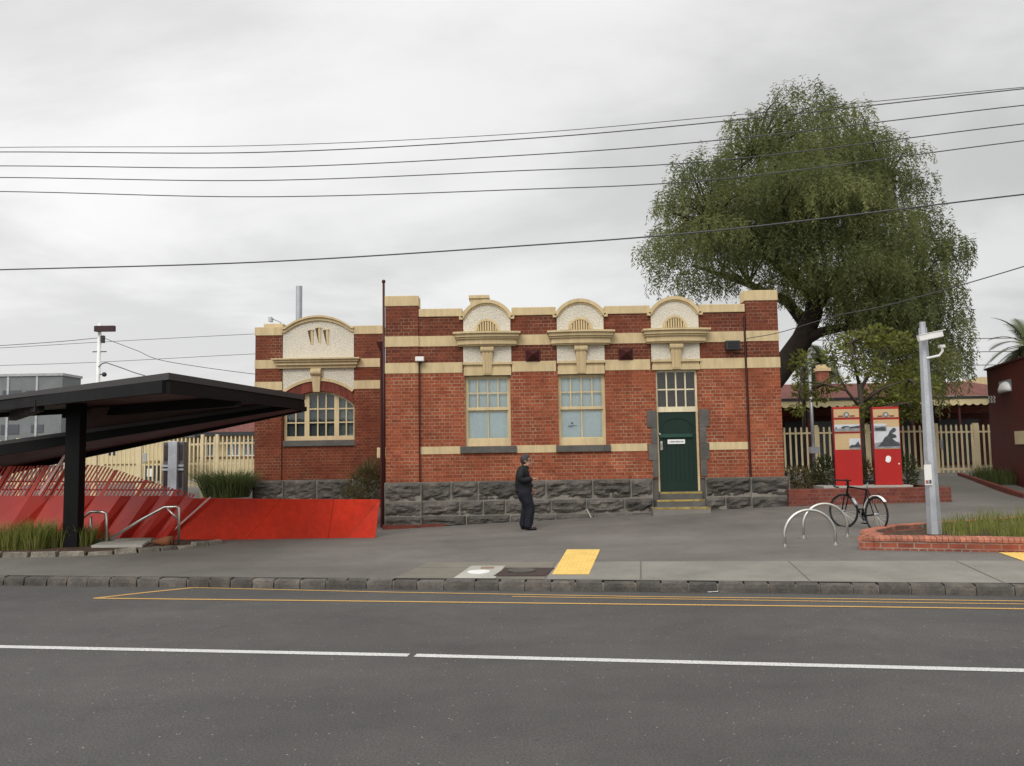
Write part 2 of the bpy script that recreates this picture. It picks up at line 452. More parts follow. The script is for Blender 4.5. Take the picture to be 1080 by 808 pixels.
# ------------------------------------------------------------------ ground heights
KL = onz(0, 617.5, 0); KR = onz(1080, 628.5, 0)          # foot of the kerb
ROAD_M = (KR.y - KL.y) / (KR.x - KL.x)
def yk(x): return KL.y + (x - KL.x) * ROAD_M
RD = Vector((1, ROAD_M, 0)).normalized(); RN = Vector((-ROAD_M, 1, 0)).normalized()
K0 = Vector((0, yk(0), 0))
def rp(s, t, z=0): 
    p = K0 + RD * s + RN * t; return Vector((p.x, p.y, z))
def rst(p):
    d = Vector((p[0], p[1], 0)) - K0; return d.dot(RD), d.dot(RN)
KW, KH = .14, .135
YF = 20.5          # main facade
YW = 25.0          # set-back wing facade
def smooth(t): t = max(0, min(1, t)); return t*t*(3-2*t)
def zb(x):
    if x < -3.13: return .08
    if x < 6.75: return .08 + (x + 3.13) * .0435
    return .51 + .012 * (min(x, 30) - 6.75)
def zf(x, y):
    k = yk(x) + KW
    if y <= YF:
        t = max(0, min(1, (y - k) / (YF - k)))
        return KH + (zb(x) - KH) * t
    t = smooth((y - YF) / 8.5)
    return zb(x) + (.95 - zb(x)) * t
def ong(px, py, dz=0):
    """where the sight line meets the sloping forecourt"""
    z = .2
    for _ in range(30):
        p = onz(px, py, z + dz); z = .5 * z + .5 * zf(p.x, p.y)
    p = onz(px, py, z + dz); p.z = zf(p.x, p.y) + dz
    return p

# ------------------------------------------------------------------ setting
def sheet(name, mat, xs, rows, zfun, kind='structure', yfun=None):
    mb = MB(); nx = len(xs); vs = []
    for v in rows:
        for x in xs:
            y = yfun(x, v); vs.append((x, y, zfun(x, y)))
    fs = [(j*nx+i, j*nx+i+1, (j+1)*nx+i+1, (j+1)*nx+i) for j in range(len(rows)-1) for i in range(nx-1)]
    mb.add(vs, fs); o = mb.build(name, mat, smooth=True, recalc=False); return tag(o, kind=kind)

def steps(a, b, n): return [a + (b - a) * i / n for i in range(n + 1)]
# big ground sheet to the horizon
gx = [-1500, -700, -300, -120, -60] + steps(-40, 40, 40) + [60, 120, 300, 700, 1500]
gy = [-1500, -500, -150, -40, -10, 0, .999] 
sheet('ground', m_ground, gx, [-1500, -500, -150, -30, -1, 0, .02, .1, .3, .5, .7, .85, 1, 1.5, 2, 4, 10, 40, 150], 
      lambda x, y: (-.06 if y < yk(x) + .02 else zf(x, y) - .06), yfun=lambda x, v: yk(x) + (v * 1.0 if v < 0 else v * (29.5 - yk(x))))
sheet('forecourt', m_fore, steps(-40, 40, 100), steps(0, 1, 40), zf, yfun=lambda x, v: yk(x) + KW - .01 + v * (29.6 - yk(x) - KW))
mb = MB(); rs = steps(-140, 140, 40)
vs = []; fs = []
for t in (-14, -10, -6, -3, -1.2, 0.03):
    for s in rs: vs.append(rp(s, t, 0.0))
n = len(rs)
fs = [(j*n+i, j*n+i+1, (j+1)*n+i+1, (j+1)*n+i) for j in range(5) for i in range(n-1)]
mb.add(vs, fs); road = tag(mb.build('road', m_road, recalc=False), kind='structure')

def strip(mb, a, b, w0, w1=None, z=.004):
    a = Vector(a); b = Vector(b); d = (b - a); d.z = 0; d.normalize(); nn = Vector((-d.y, d.x, 0))
    w1 = w0 if w1 is None else w1
    mb.quad((*(a - nn*w0/2).xy, z), (*(b - nn*w1/2).xy, z), (*(b + nn*w1/2).xy, z), (*(a + nn*w0/2).xy, z))
# white centre line, one gap at px 432-438
for a, b in (((-400, 674), (431, 691.3)), ((438, 691.5), (1500, 718))):
    mb = MB(); pa = onz(*a, 0); pb = onz(*b, 0); strip(mb, pa, pb, .115); 
    mb.build('centre_line', m_white_paint, road, recalc=False)
# yellow kerbside lines
def polyline(pts, w, z=.004):
    mb = MB(); P = [onz(x, y, 0) for x, y in pts]
    L = []
    for i, p in enumerate(P):
        d = P[min(i+1, len(P)-1)] - P[max(i-1, 0)]; d.z = 0; d.normalize(); nn = Vector((-d.y, d.x, 0))
        L.append(((*(p - nn*w/2).xy, z), (*(p + nn*w/2).xy, z)))
    for i in range(len(L)-1): mb.quad(L[i][0], L[i+1][0], L[i+1][1], L[i][1])
    return mb
polyline([(99, 631.3), (150, 625.5), (204, 620.0)], .085).build('yellow_line', m_yellow_paint, road, recalc=False)
polyline([(204, 620), (400, 624.6), (560, 627.4), (680, 629.6), (900, 632.0), (1300, 637)], .05, .0045).build('yellow_line', m_yellow_paint, road, recalc=False)
polyline([(540, 629.5), (680, 631.6), (900, 635), (1300, 640.5)], .045, .005).build('yellow_line', m_yellow_paint, road, recalc=False)
polyline([(99, 631.3), (400, 634.6), (680, 637.8), (900, 640.2), (1300, 645.5)], .07, .0055).build('yellow_line', m_yellow_paint, road, recalc=False)

# bluestone kerb: pitchers of uneven length with mortar between
rnd = random.Random(3)
mb = MB(); s = -60.0
while s < 60:
    L = rnd.uniform(.30, .46); g = rnd.uniform(.018, .032); dz = rnd.uniform(-.012, .006); dt = rnd.uniform(-.008, .008)
    near = -16 < s < 14
    h = KH + dz
    if near:                                   # chipped, rounded front-top edge
        n = 5
        rows = []
        for i in range(n + 1):
            ss = s + (L - g) * i / n
            e = rnd.uniform(0, .012) if 0 < i < n else rnd.uniform(.006, .02)
            rows.append([rp(ss, dt, -.03), rp(ss, dt + e*.3, h*.45), rp(ss, dt + .008 + e, h - .018 - e), rp(ss, dt + .03 + e, h - e*.3), rp(ss, KW - .002, h)])
        vs = [p for r in rows for p in r]
        fs = [(i*5+k, (i+1)*5+k, (i+1)*5+k+1, i*5+k+1) for i in range(n) for k in range(4)]
        fs += [(4, 3, 2, 1, 0), tuple(n*5+k for k in range(5))]
        mb.add(vs, fs, rnd.random())
    else:
        p = [rp(s, 0), rp(s+L-g, 0), rp(s+L-g, KW-.002), rp(s, KW-.002)]
        mb.prism_z([(q.x, q.y) for q in p], -.03, h, rnd.random())
    s += L
kerb = tag(mb.build('kerb', m_blue), kind='structure')
mb = MB(); p = [rp(-60, .035), rp(60, .035), rp(60, KW), rp(-60, KW)]
mb.prism_z([(q.x, q.y) for q in p], -.03, KH - .03)
mb.build('kerb_mortar', m_mortar, kerb)

# concrete footpath slabs behind the kerb (splayed left end), joints between slabs
def ground_poly(name, mat, pix=None, pts=None, dz=.004, parent=None, sub=8):
    P = pts or [ong(x, y) for x, y in pix]
    mb = MB(); n = len(P)
    if n == 4:
        g = []
        for j in range(sub + 1):
            for i in range(sub + 1):
                u, v = i/sub, j/sub
                p = (P[0]*(1-u) + P[1]*u)*(1-v) + (P[3]*(1-u) + P[2]*u)*v
                g.append((p.x, p.y, zf(p.x, p.y) + dz))
        mb.add(g, [(j*(sub+1)+i, j*(sub+1)+i+1, (j+1)*(sub+1)+i+1, (j+1)*(sub+1)+i) for j in range(sub) for i in range(sub)])
    else:
        mb.add([(p.x, p.y, zf(p.x, p.y) + dz) for p in P], [tuple(range(n))])
    return mb.build(name, mat, parent, recalc=False)
sA = rst(ong(575, 611))[0]; tB = rst(ong(740, 592.3))[1]
def RP(s_, t_): return rp(s_, t_)
s0 = rst(ong(415, 610.5))[0]; s0b = rst(ong(458, 590))[0]
path = None
cuts = [sA] + [rst(ong(x, 612))[0] for x in (676, 853, 1052)] + [rst(ong(1052, 612))[0] + 2.6*i for i in (1, 2, 3, 4, 5)]
for i in range(len(cuts)-1):
    o = ground_poly('concrete_path', m_conc, pts=[RP(cuts[i] + .012, KW), RP(cuts[i+1] - .012, KW), RP(cuts[i+1] - .012, tB), RP(cuts[i] + .012, tB)], dz=.005)
    tag(o, kind='structure')
tm = (KW + tB) / 2 + .2
for (a, b, c, d, za, zb_) in ((s0, sA-.02, s0b, sA-.02, KW, tB),):
    pa = [RP(s0, KW), RP(sA - .012, KW), RP(sA - .012, tm - .01), RP(s0 + (s0b - s0)*.55, tm - .01)]
    tag(ground_poly('old_asphalt_path', m_patch, pts=pa, dz=.005), kind='structure')
    pa = [RP(s0 + (s0b - s0)*.57, tm + .01), RP(sA - .012, tm + .01), RP(sA - .012, tB), RP(s0b, tB)]
    tag(ground_poly('old_asphalt_path', m_patch, pts=pa, dz=.005), kind='structure')

# tactile paving pads: raised dots in rows
def tactile(pix, label, nu, nv):
    P = [ong(x, y) for x, y in pix]
    t = thing('tactile_paving', P[0], label, 'tactile paving', 'yellow tactile paving pads')
    ground_poly('pad', m_tact, pts=P, dz=.009, parent=t)
    mb = MB()
    for j in range(nv):
        for i in range(nu):
            u, v = (i+.5)/nu, (j+.5)/nv
            p = (P[0]*(1-u) + P[1]*u)*(1-v) + (P[3]*(1-u) + P[2]*u)*v
            z = zf(p.x, p.y) + .009; r1, r2 = .019, .012
            vs = [(p.x + r1*math.cos(a), p.y + r1*math.sin(a), z) for a in [k*math.pi/3 for k in range(6)]] + \
                 [(p.x + r2*math.cos(a), p.y + r2*math.sin(a), z + .006) for a in [k*math.pi/3 for k in range(6)]]
            mb.add(vs, [(k, (k+1) % 6, (k+1) % 6 + 6, k + 6) for k in range(6)] + [(6,7,8,9,10,11)])
    mb.build('stud', m_tact, t, recalc=False)['kind'] = 'stuff'
tactile([(582, 606.5), (621, 606.5), (633, 580), (598, 580)], 'yellow tactile paving pad crossing the footpath in front of the brick building', 9, 26)
tactile([(1085, 594), (1170, 594), (1140, 583), (1053, 583.2)], 'yellow tactile paving pad beside the low brick planter with the pole', 14, 14)

# covers in the footpath
def disc(mb, c, r, z0, z1, n=28):
    mb.prism_z([(c.x + r*math.cos(2*math.pi*k/n), c.y + r*math.sin(2*math.pi*k/n)) for k in range(n)], z0, z1)
t = thing('service_cover', ong(505, 605), 'round white service cover set in a pale concrete square at the kerb', 'service cover')
ground_poly('concrete_surround', m_conc_pale, [(478, 610.6), (522, 610.6), (533, 597.3), (497, 597.3)], dz=.010, parent=t)
mb = MB(); c = ong(505, 604); disc(mb, c, .17, c.z - .02, c.z + .019); mb.build('cover', m_white, t)
mb = MB(); c = ong(514, 599.6); mb.box(c.x-.10, c.x+.10, c.y-.09, c.y+.09, c.z-.02, c.z+.0165); mb.build('inspection_lid', basic('tan_lid', (.22, .15, .10)), t)
t = thing('manhole_cover', ong(550, 604), 'dark brown steel plate with a round raised manhole lid beside the yellow pad', 'manhole cover')
ground_poly('plate', basic('brown_plate', (.045, .028, .024), .7, .3, 5, 50), [(520, 608.3), (575, 608.3), (585, 599.5), (533, 599.5)], dz=.012, parent=t)
mb = MB(); c = ong(550, 603.2); disc(mb, c, .21, c.z - .02, c.z + .035); mb.build('lid', basic('iron_lid', (.075, .068, .06), .7, .3, 8, 50), t, bevel=.006)

# ------------------------------------------------------------------ brick station building
def Z(*pts, Y=YF): return sum(at(x, y, Y).z for x, y in pts) / len(pts)
def X(px, py, Y=YF): return at(px, py, Y).x
bld = thing('station_building', (1.8, YF + 4, zf(1.8, YF)), 'single storey red brick station building with cream bands and three arched parapet ornaments', 'building')
zp_top = Z((424, 313.6), (803, 305.4)); zp_cap = Z((424, 323.9), (803, 317))
zc_top = Z((460, 325.8), (770, 320.9)); zc_bot = Z((460, 334.3), (770, 329.3))
zb1t, zb1b = Z((424, 355.3), (803, 349)), Z((424, 366), (803, 360))
zb2t, zb2b = Z((424, 383), (803, 377.2)), Z((424, 393.8), (803, 388.3))
zlt, zlb = Z((465, 471), (770, 466.4)), Z((465, 478.9), (770, 474.3))
zpl = Z((424, 508.8), (780, 503.2))
xL, xL2, xR1, xR = X(407, 440), X(441.8, 440), X(786.5, 350), X(822.3, 400)
xpd = .055                                       # pier projection
wins = []
for (a, b, yt, ybm, ym) in ((490.6, 538.6, 396, 470.5, 433), (589, 639, 394.5, 469.5, 433)):
    wins.append((X(a, 435), X(b, 435), Z((a, ybm), (b, ybm)), Z((a, yt), (b, yt))))
dx0, dx1 = X(692.8, 440), X(737, 440)
zd_top = Z((714, 390)); zd_mid = Z((714, 430)); zd_bot = Z((716, 518.5))
YB = 30.0
ops = [w for w in wins] + [(dx0, dx1, zd_bot, zd_top)]
mb = MB().wall(xL2, xR1, zpl, zb2b, YF, YF + .35, ops)
# sides and back
zr = zc_bot
mb.box(xL, xL + .35, YF + .36, YB, zpl, zr); mb.box(xR - .35, xR, YF + .36, YB, zpl, zr); mb.box(xL + .35, xR - .35, YB - .35, YB, zpl, zr)
wall = mb.build('wall', m_brick, bld)
MB().wall(xL2, xR1, zb2b, zc_bot, YF, YF + .35).build('parapet', m_brick_up, bld)
for a, b in ((xL, xL2), (xR1, xR)):
    o = MB().box(a, b, YF - xpd, YF + .36, zpl, zb2b).build('pier', m_brick, bld)
    MB().box(a + .001, b - .001, YF - xpd, YF + .36, zb2b, zp_cap).build('pier_top', m_brick_up, o)
    MB().box(a - .015, b + .015, YF - xpd - .02, YF + .40, zp_cap, zp_top).build('pier_cap', m_cream, o, bevel=.015)
# string courses (painted render), wrapping wall and piers
ped_c = [(513.3, 487.5, 539.5), (611.5, 586, 637.5), (710.8, 685.2, 737.5)]
def courses(z0, z1, gaps, piers=True, name='string_course'):
    mb = MB(); xs = [xL2] + [v for g in gaps for v in g] + [xR1]
    for i in range(0, len(xs), 2):
        if xs[i+1] - xs[i] > .02: MB().box(xs[i], xs[i+1], YF - .016, YF + .1, z0, z1).build(name, m_cream, bld)
    if piers:
        for a, b in ((xL - .012, xL2 + .012), (xR1 - .012, xR + .012)): MB().box(a, b, YF - xpd - .014, YF + .2, z0, z1).build(name, m_cream, bld)
pg = [(X(a, 370), X(b, 365)) for _, a, b in ped_c]
courses(zb1b, zb1t, [])
courses(zb2b, zb2t, pg)
# low course stops at sills and door surround
sill = [(X(485.5, 473), X(545, 473)), (X(586.5, 472), X(644, 471))]
courses(zlb, zlt, [sill[0], sill[1], (X(682.5, 470), X(747.3, 470))], piers=False)
# wall coping between pediments
mb = MB(); xs = [xL2 + .012] + [v for g in [(X(a, 330), X(b, 330)) for _, a, b in ped_c] for v in g] + [xR1 - .012]
for i in range(0, len(xs), 2): MB().box(xs[i], xs[i+1], YF - .04, YF + .40, zc_bot, zc_top).build('coping', m_cream, bld, bevel=.015)

def arc(cx, cz, rx, rz, a0, a1, n=20):
    return [(cx + rx*math.cos(R(a0 + (a1-a0)*i/n)), cz + rz*math.sin(R(a0 + (a1-a0)*i/n))) for i in range(n+1)]
def arch_strip(mb, inner, outer, y0, y1):
    n = len(inner)
    for i in range(n-1):
        mb.prism_y([inner[i], inner[i+1], outer[i+1], outer[i]], y0, y1)
# pediments
py_top = [(316.6, 331.5, 351.5, 365.5, 382.6), (315.6, 329.5, 350, 364.3, 381.5), (313, 327.5, 348, 362.3, 381)]
for (c, a, b), (yt, ys, yc0, yc1, yl) in zip(ped_c, py_top):
    xc, xa, xb = X(c, 335), X(a, 345), X(b, 340)
    hw = (xb - xa)/2; xc = (xa + xb)/2
    zt, zs, z0, z1, zl = (Z((c, v)) for v in (yt, ys, yc0, yc1, yl))
    th = .075
    # circle through springing and apex
    rise = zt - zs; hw2 = hw - .03
    ro = (hw*hw + rise*rise) / (2*rise); rad = ro - th; cz = zt - ro
    hw2 = min(hw2, rad*.985); a_ = math.degrees(math.asin(hw2/rad))
    top = arc(xc, cz, rad, rad, 90 - a_, 90 + a_)
    poly = [(xc - hw2, z0), (xc + hw2, z0)] + top
    p = MB().prism_y(poly, YF - .045, YF + .30).build('pediment', m_rough, bld)
    mb = MB(); i1 = arc(xc, cz, rad - .01, rad - .01, 90 - a_, 90 + a_); o1 = arc(xc, cz, rad + th, rad + th, 90 - a_, 90 + a_)
    arch_strip(mb, i1, o1, YF - .115, YF + .33)
    i2 = arc(xc, cz, rad - .05, rad - .05, 91 - a_, 89 + a_); o2 = arc(xc, cz, rad - .01, rad - .01, 91 - a_, 89 + a_)
    arch_strip(mb, i2, o2, YF - .075, YF + .25)
    for sg in (-1, 1):
        xe = xc + sg*(hw2 + .01); zz = cz + rad*math.cos(R(a_))
        mb.box(min(xe, xe + sg*.09), max(xe, xe + sg*.09), YF - .115, YF + .33, zz - .03, zz + .05)
    mb.build('arch_moulding', m_cream, p)
    # lunette vent with upright louvre bars
    lr = (X(c + 12.8, 345) - X(c - 12.8, 345))/2
    lz = z0 + .055
    mb = MB(); arch_strip(mb, arc(xc, lz, lr - .055, lr - .055, 0, 180), arc(xc, lz, lr, lr, 0, 180), YF - .075, YF)
    lun = mb.build('lunette', m_cream, p)
    mb = MB(); mb.prism_y(arc(xc, lz, lr - .05, lr - .05, 0, 180), YF - .052, YF - .02); mb.build('vent_back', basic('vent_shade', (.16, .12, .07), .9), p)
    mb = MB(); k = 8
    for i in range(k):
        xx = xc - lr + .055 + (2*lr - .11)*(i+.5)/k
        hh = math.sqrt(max(.0004, (lr-.055)**2 - (xx - xc)**2))
        mb.box(xx - .017, xx + .017, YF - .066, YF - .03, lz, lz + hh)
    mb.build('vent_bars', m_cream, p)
    # cornice under the pediment: stepped, bowed outward
    w0 = (X(c + 35.2, 352) - X(c - 35.2, 352))/2; w1 = (X(c + 31, 365) - X(c - 31, 365))/2
    mb = MB(); H_ = z0 - z1
    for f0, f1, wv, pj in ((0, .10, w1 - .02, .10), (.10, .48, w1, .15), (.48, .62, w1 + .035, .20), (.62, .86, w1 + .06, .25), (.86, 1, w0, .31)):
        n = 12; P = []
        for i in range(n+1):
            u = -1 + 2*i/n; P.append((xc + u*wv, YF - pj - .10*(1-u*u)))
        P += [(xc + wv, YF + .05), (xc - wv, YF + .05)]
        mb.prism_z(P, z1 + H_*f0 + (.0015 if f0 else 0), z1 + H_*f1)
    mb.build('cornice', m_cream, bld)
    # rough-cast panel under the cornice
    MB().box(xa + .02, xb - .02, YF - .024, YF + .1, zb2t - .01, zb1b + .004).build('roughcast_panel', m_rough, bld)
    # lintel with a groove
    zlow = zd_top if c > 700 else (wins[0][3] if c < 550 else wins[1][3])
    mb = MB(); lx0, lx1 = xa + .03, xb - .03
    ztop = zb2t - .012; dz = ztop - zlow
    mb.box(lx0 - .02, lx1 + .02, YF - .075, YF + .12, ztop - .06, ztop); mb.box(lx0 + .012, lx1 - .012, YF - .012, YF + .12, ztop - .135, ztop - .062)
    mb.box(lx0, lx1, YF - .042, YF + .12, zlow + .0, ztop - .137)
    mb.build('lintel', m_cream, bld)
    # scrolled keystone
    zk = z1 + .005; zk0 = zlow + .012
    mb = MB(); mb.tube([(xc - .165, YF - .10, zk - .085), (xc + .165, YF - .10, zk - .085)], .088, 14)
    mb.box(xc - .155, xc + .155, YF - .12, YF + .05, zk - .10, zk - .002)
    mb.add([(xc-.135, YF-.13, zk-.14), (xc+.135, YF-.13, zk-.14), (xc+.135, YF+.05, zk-.14), (xc-.135, YF+.05, zk-.14),
            (xc-.10, YF-.075, zk0), (xc+.10, YF-.075, zk0), (xc+.10, YF+.05, zk0), (xc-.10, YF+.05, zk0)],
           [(0,1,2,3),(4,5,6,7),(0,1,5,4),(1,2,6,5),(2,3,7,6),(3,0,4,7)])
    for sg in (-1, 0, 1):
        mb.bar((xc + sg*.082, YF - .136, zk - .15), (xc + sg*.06, YF - .082, zk0 + .03), .036, .02)
    mb.build('keystone', m_cream, bld, bevel=.006)

# sash windows
def sash(x0, x1, z0, z1, zm):
    fr = .055; yy = YF + .10
    mb = MB().wall(x0 - .01, x1 + .01, z0, z1 + .01, yy, yy + .12, [(x0 + fr, x1 - fr, z0 + .17, z1 - fr)])
    w = mb.build('window', m_cream_frame, bld)
    for (a, b, nx, nz, yo) in ((zm + .025, z1 - fr, 4, 2, .015), (z0 + .17, zm - .025, 2, 1, .05)):
        mb = MB(); xa, xb = x0 + fr, x1 - fr
        st = .028
        y_ = yy + yo
        mb.box(xa, xa + st, y_, y_ + .035, a, b); mb.box(xb - st, xb, y_, y_ + .035, a, b)
        mb.box(xa + st, xb - st, y_, y_ + .035, a, a + st); mb.box(xa + st, xb - st, y_, y_ + .035, b - st, b)
        for i in range(1, nx):
            xx = xa + (xb - xa)*i/nx; mb.box(xx - .016, xx + .016, y_ + .003, y_ + .03, a + st, b - st)
        for j in range(1, nz):
            zz = a + (b - a)*j/nz
            for i in range(nx):
                l = xa + (xb-xa)*i/nx + .017; r_ = xa + (xb-xa)*(i+1)/nx - .017
                mb.box(max(l, xa+st), min(r_, xb-st), y_ + .004, y_ + .028, zz - .016, zz + .016)
        mb.build('sash', m_cream_frame, w)
        MB().quad((xa, y_ + .018, a), (xb, y_ + .018, a), (xb, y_ + .018, b), (xa, y_ + .018, b)).build('pane', m_glass, w, recalc=False)
    MB().box(x0 + fr, x1 - fr, yy + .005, yy + .075, zm - .024, zm + .024).build('meeting_rail', m_cream_frame, w)
    mb = MB(); n = 24; vs = []
    for i in range(n+1):
        xx = x0 + (x1-x0)*i/n; vs += [(xx, yy + .115 + .008*math.sin(i*2.1), z0), (xx, yy + .115 + .008*math.sin(i*2.1 + .5), z1)]
    mb.add(vs, [(2*i, 2*i+2, 2*i+3, 2*i+1) for i in range(n)]); mb.build('blind', m_blind, w, smooth=True, recalc=False)
    return w
wa = sash(*wins[0], Z((514, 431.5))); wb = sash(*wins[1], Z((614, 430.5)))
# small dark sticker marks on the right window's lower left pane
st_ = MB(); c = at(603.5, 448, YF + .14)
st_.box(c.x - .02, c.x + .02, YF + .155, YF + .157, c.z + .02, c.z + .06); st_.box(c.x - .10, c.x + .12, YF + .155, YF + .157, c.z - .03, c.z - .018)
st_.box(c.x - .12, c.x + .02, YF + .155, YF + .157, c.z - .052, c.z - .042)
st_.build('window_sticker', m_dkgrey, wb)
for s_ in (0, 1):
    MB().box(sill[s_][0], sill[s_][1], YF - .075, YF + .2, Z((514 if s_ == 0 else 614, 477.8 if s_ == 0 else 476.5)), wins[s_][2] - .003).build('window_sill', m_blue_plain, bld, bevel=.01)

# door, fanlight, surround
fr = .05; yy = YF + .13
mb = MB().wall(dx0, dx1, zd_mid - .10, zd_top + .01, yy - .03, yy + .1, [(dx0 + fr, dx1 - fr, zd_mid + .03, zd_top - fr)])
fan = mb.build('fanlight', m_pale_frame, bld)
mb = MB(); xa, xb, a, b = dx0 + fr, dx1 - fr, zd_mid + .03, zd_top - fr
for i in range(1, 4):
    xx = xa + (xb-xa)*i/4; mb.box(xx - .017, xx + .017, yy, yy + .04, a, b)
for i in range(4):
    zz = (a+b)/2; mb.box(xa + (xb-xa)*i/4 + .018, xa + (xb-xa)*(i+1)/4 - .018, yy + .002, yy + .036, zz - .017, zz + .017)
mb.build('glazing_bars', m_pale_frame, fan)
MB().quad((xa, yy + .02, a), (xb, yy + .02, a), (xb, yy + .02, b), (xa, yy + .02, b)).build('pane', m_glass, fan, recalc=False)
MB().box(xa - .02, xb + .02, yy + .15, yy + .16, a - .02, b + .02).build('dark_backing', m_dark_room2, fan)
mb = MB()
mb.box(dx0, dx0 + fr, yy - .03, yy + .1, zd_bot, zd_mid - .10); mb.box(dx1 - fr, dx1, yy - .03, yy + .1, zd_bot, zd_mid - .10)
mb.build('door_frame', m_cream_frame, bld)
da, db = dx0 + fr, dx1 - fr
door = MB().box(da, db, yy + .015, yy + .07, zd_bot, zd_mid - .102).build('door', m_door, bld)
zrail = Z((714, 459.5)); zrl = Z((714, 456.5))
mb = MB(); ztp = zd_mid - .102
# stiles, arched head and rails proud of the boards
mb.box(da, da + .09, yy - .003, yy + .0145, zd_bot, ztp); mb.box(db - .09, db, yy - .003, yy + .0145, zd_bot, ztp)
xc = (da + db)/2; hw = (db - da)/2 - .09
inner = arc(xc, ztp - .40, hw, .24, 0, 180, 16); outer = [(x, ztp) for x, z in inner]
arch_strip(mb, inner, outer, yy - .004, yy + .0145)
mb.box(da + .09, db - .09, yy - .003, yy + .0145, zd_bot, zd_bot + .22)
mb.build('door_stile', m_door, door)
MB().box(da + .02, db - .10, yy - .045, yy - .006, zrail - .045, zrail + .045).build('door_rail', basic('green_rail', (.018, .062, .046), .4, .1), door, bevel=.008)
mb = MB()
for i in range(1, 7):
    xx = da + .09 + (db - da - .18)*i/7; mb.box(xx - .006, xx + .006, yy + .004, yy + .0145, zd_bot + .22, zrail - .05)
mb.build('board_joint', m_door, door)
sg0, sg1 = at(705, 464, YF), at(723.5, 466.8, YF)
sg = MB().box(sg0.x, sg1.x, yy - .02, yy - .004, sg1.z - .03, sg0.z + .01).build('door_sign', m_white, door, bevel=.004)
mb = MB(); 
for i in range(11):                               # the line of lettering on the plate, too small to read
    xx = sg0.x + .05 + i*.032; mb.box(xx, xx + (.02 if i % 4 else .012), yy - .0225, yy - .0205, (sg0.z+sg1.z)/2 - .028, (sg0.z+sg1.z)/2 + .006)
mb.build('lettering', m_dkgrey, sg)
hp = at(698.5, 470, YF); mb = MB(); mb.box(hp.x - .025, hp.x + .025, yy - .02, yy - .003, hp.z - .11, hp.z + .11); mb.tube([(hp.x, yy - .02, hp.z + .05), (hp.x, yy - .07, hp.z + .05), (hp.x + .02, yy - .07, hp.z - .09)], .012, 6)
mb.build('door_handle', m_steel, door)
mb = MB(); hp = at(695.5, 458, YF); mb.ball((hp.x + .02, yy - .05, hp.z), .035); mb.build('door_knob', m_galv, door)
# bluestone quoin surround
mb = MB()
def quoin(x0, x1, y0, y1, pxm):
    y1 += .35
    mb.box(x0, x1, YF - .03, YF + .1, Z((pxm, y1)), Z((pxm, y0)), random.random())
for a, y0, y1 in ((683, 433, 450.5), (687, 451, 467.8), (683.5, 468.4, 485), (687.5, 485.6, 503)):
    quoin(X(a, 460), dx0 - .004, y0, y1, 690)
mb.build('door_surround', m_blue_plain, bld, bevel=.008); mb = MB()
for b, y0, y1 in ((748.3, 431.5, 449.5), (745, 450, 466.8), (747.6, 467.4, 484), (744.5, 484.6, 502)):
    quoin(dx1 + .004, X(b, 460), y0, y1, 742)
mb.build('door_surround', m_blue_plain, bld, bevel=.008)
# steps
for k, (xa, xb, yt, d0, d1) in enumerate(((696, 741.3, 519.2, -.02, .3), (692.5, 744, 527.3, -.30, .02), (688.5, 749.5, 535.6, -.62, -.28))):
    z = Z((717, yt), Y=YF + d0); x0, x1 = X(xa, 525, YF + d0), X(xb, 525, YF + d0)
    stp = MB().box(x0, x1, YF + d0, YF + d1, -.1, z).build('step', m_blue_plain if k < 2 else m_conc, bld, bevel=.01)
    MB().box(x0 + .01, x1 - .01, YF + d0 - .004, YF + d0 + .055, z - .035, z + .005).build('step_nosing', m_nosing, stp)

# rock-faced bluestone plinth
def rockface(mb, x0, x1, z0, z1, yf, amp, nx=None, nz=None, margin=.025):
    nx = max(4, int((x1-x0)/.04)); nz = max(3, int((z1-z0)/.035)); vs = []
    ox = random.uniform(0, 100)
    for j in range(nz+1):
        for i in range(nx+1):
            u, v = i/nx, j/nz; x = x0 + (x1-x0)*u; z = z0 + (z1-z0)*v
            e = min(u*(x1-x0), (1-u)*(x1-x0), v*(z1-z0), (1-v)*(z1-z0))
            k = smooth(e/.07)
            nn = noise.fractal(Vector((x*4 + ox, z*7, 0)), .8, 2.2, 5); r_ = abs(noise.noise(Vector((x*2.6 + ox, z*8.5, 3))))
            d = amp*k*(.75 + .9*nn + 1.1*r_ + .55*(v - .5) + (-.5 if v < .28 + .12*math.sin(x*5 + ox) else 0))
            vs.append((x, yf - .012 - max(-.01, d), z))
    fs = [(j*(nx+1)+i, j*(nx+1)+i+1, (j+1)*(nx+1)+i+1, (j+1)*(nx+1)+i) for j in range(nz) for i in range(nx)]
    tnt = random.random(); mb.add(vs, fs, tnt)
    mb.quad((x0, yf-.012, z1), (x1, yf-.012, z1), (x1, yf+.1, z1), (x0, yf+.1, z1), tnt); mb.quad((x0, yf+.1, z0), (x1, yf+.1, z0), (x1, yf-.012, z0), (x0, yf-.012, z0), tnt)
    mb.quad((x0, yf+.1, z0), (x0, yf-.012, z0), (x0, yf-.012, z1), (x0, yf+.1, z1), tnt); mb.quad((x1, yf-.012, z0), (x1, yf+.1, z0), (x1, yf+.1, z1), (x1, yf-.012, z1), tnt)
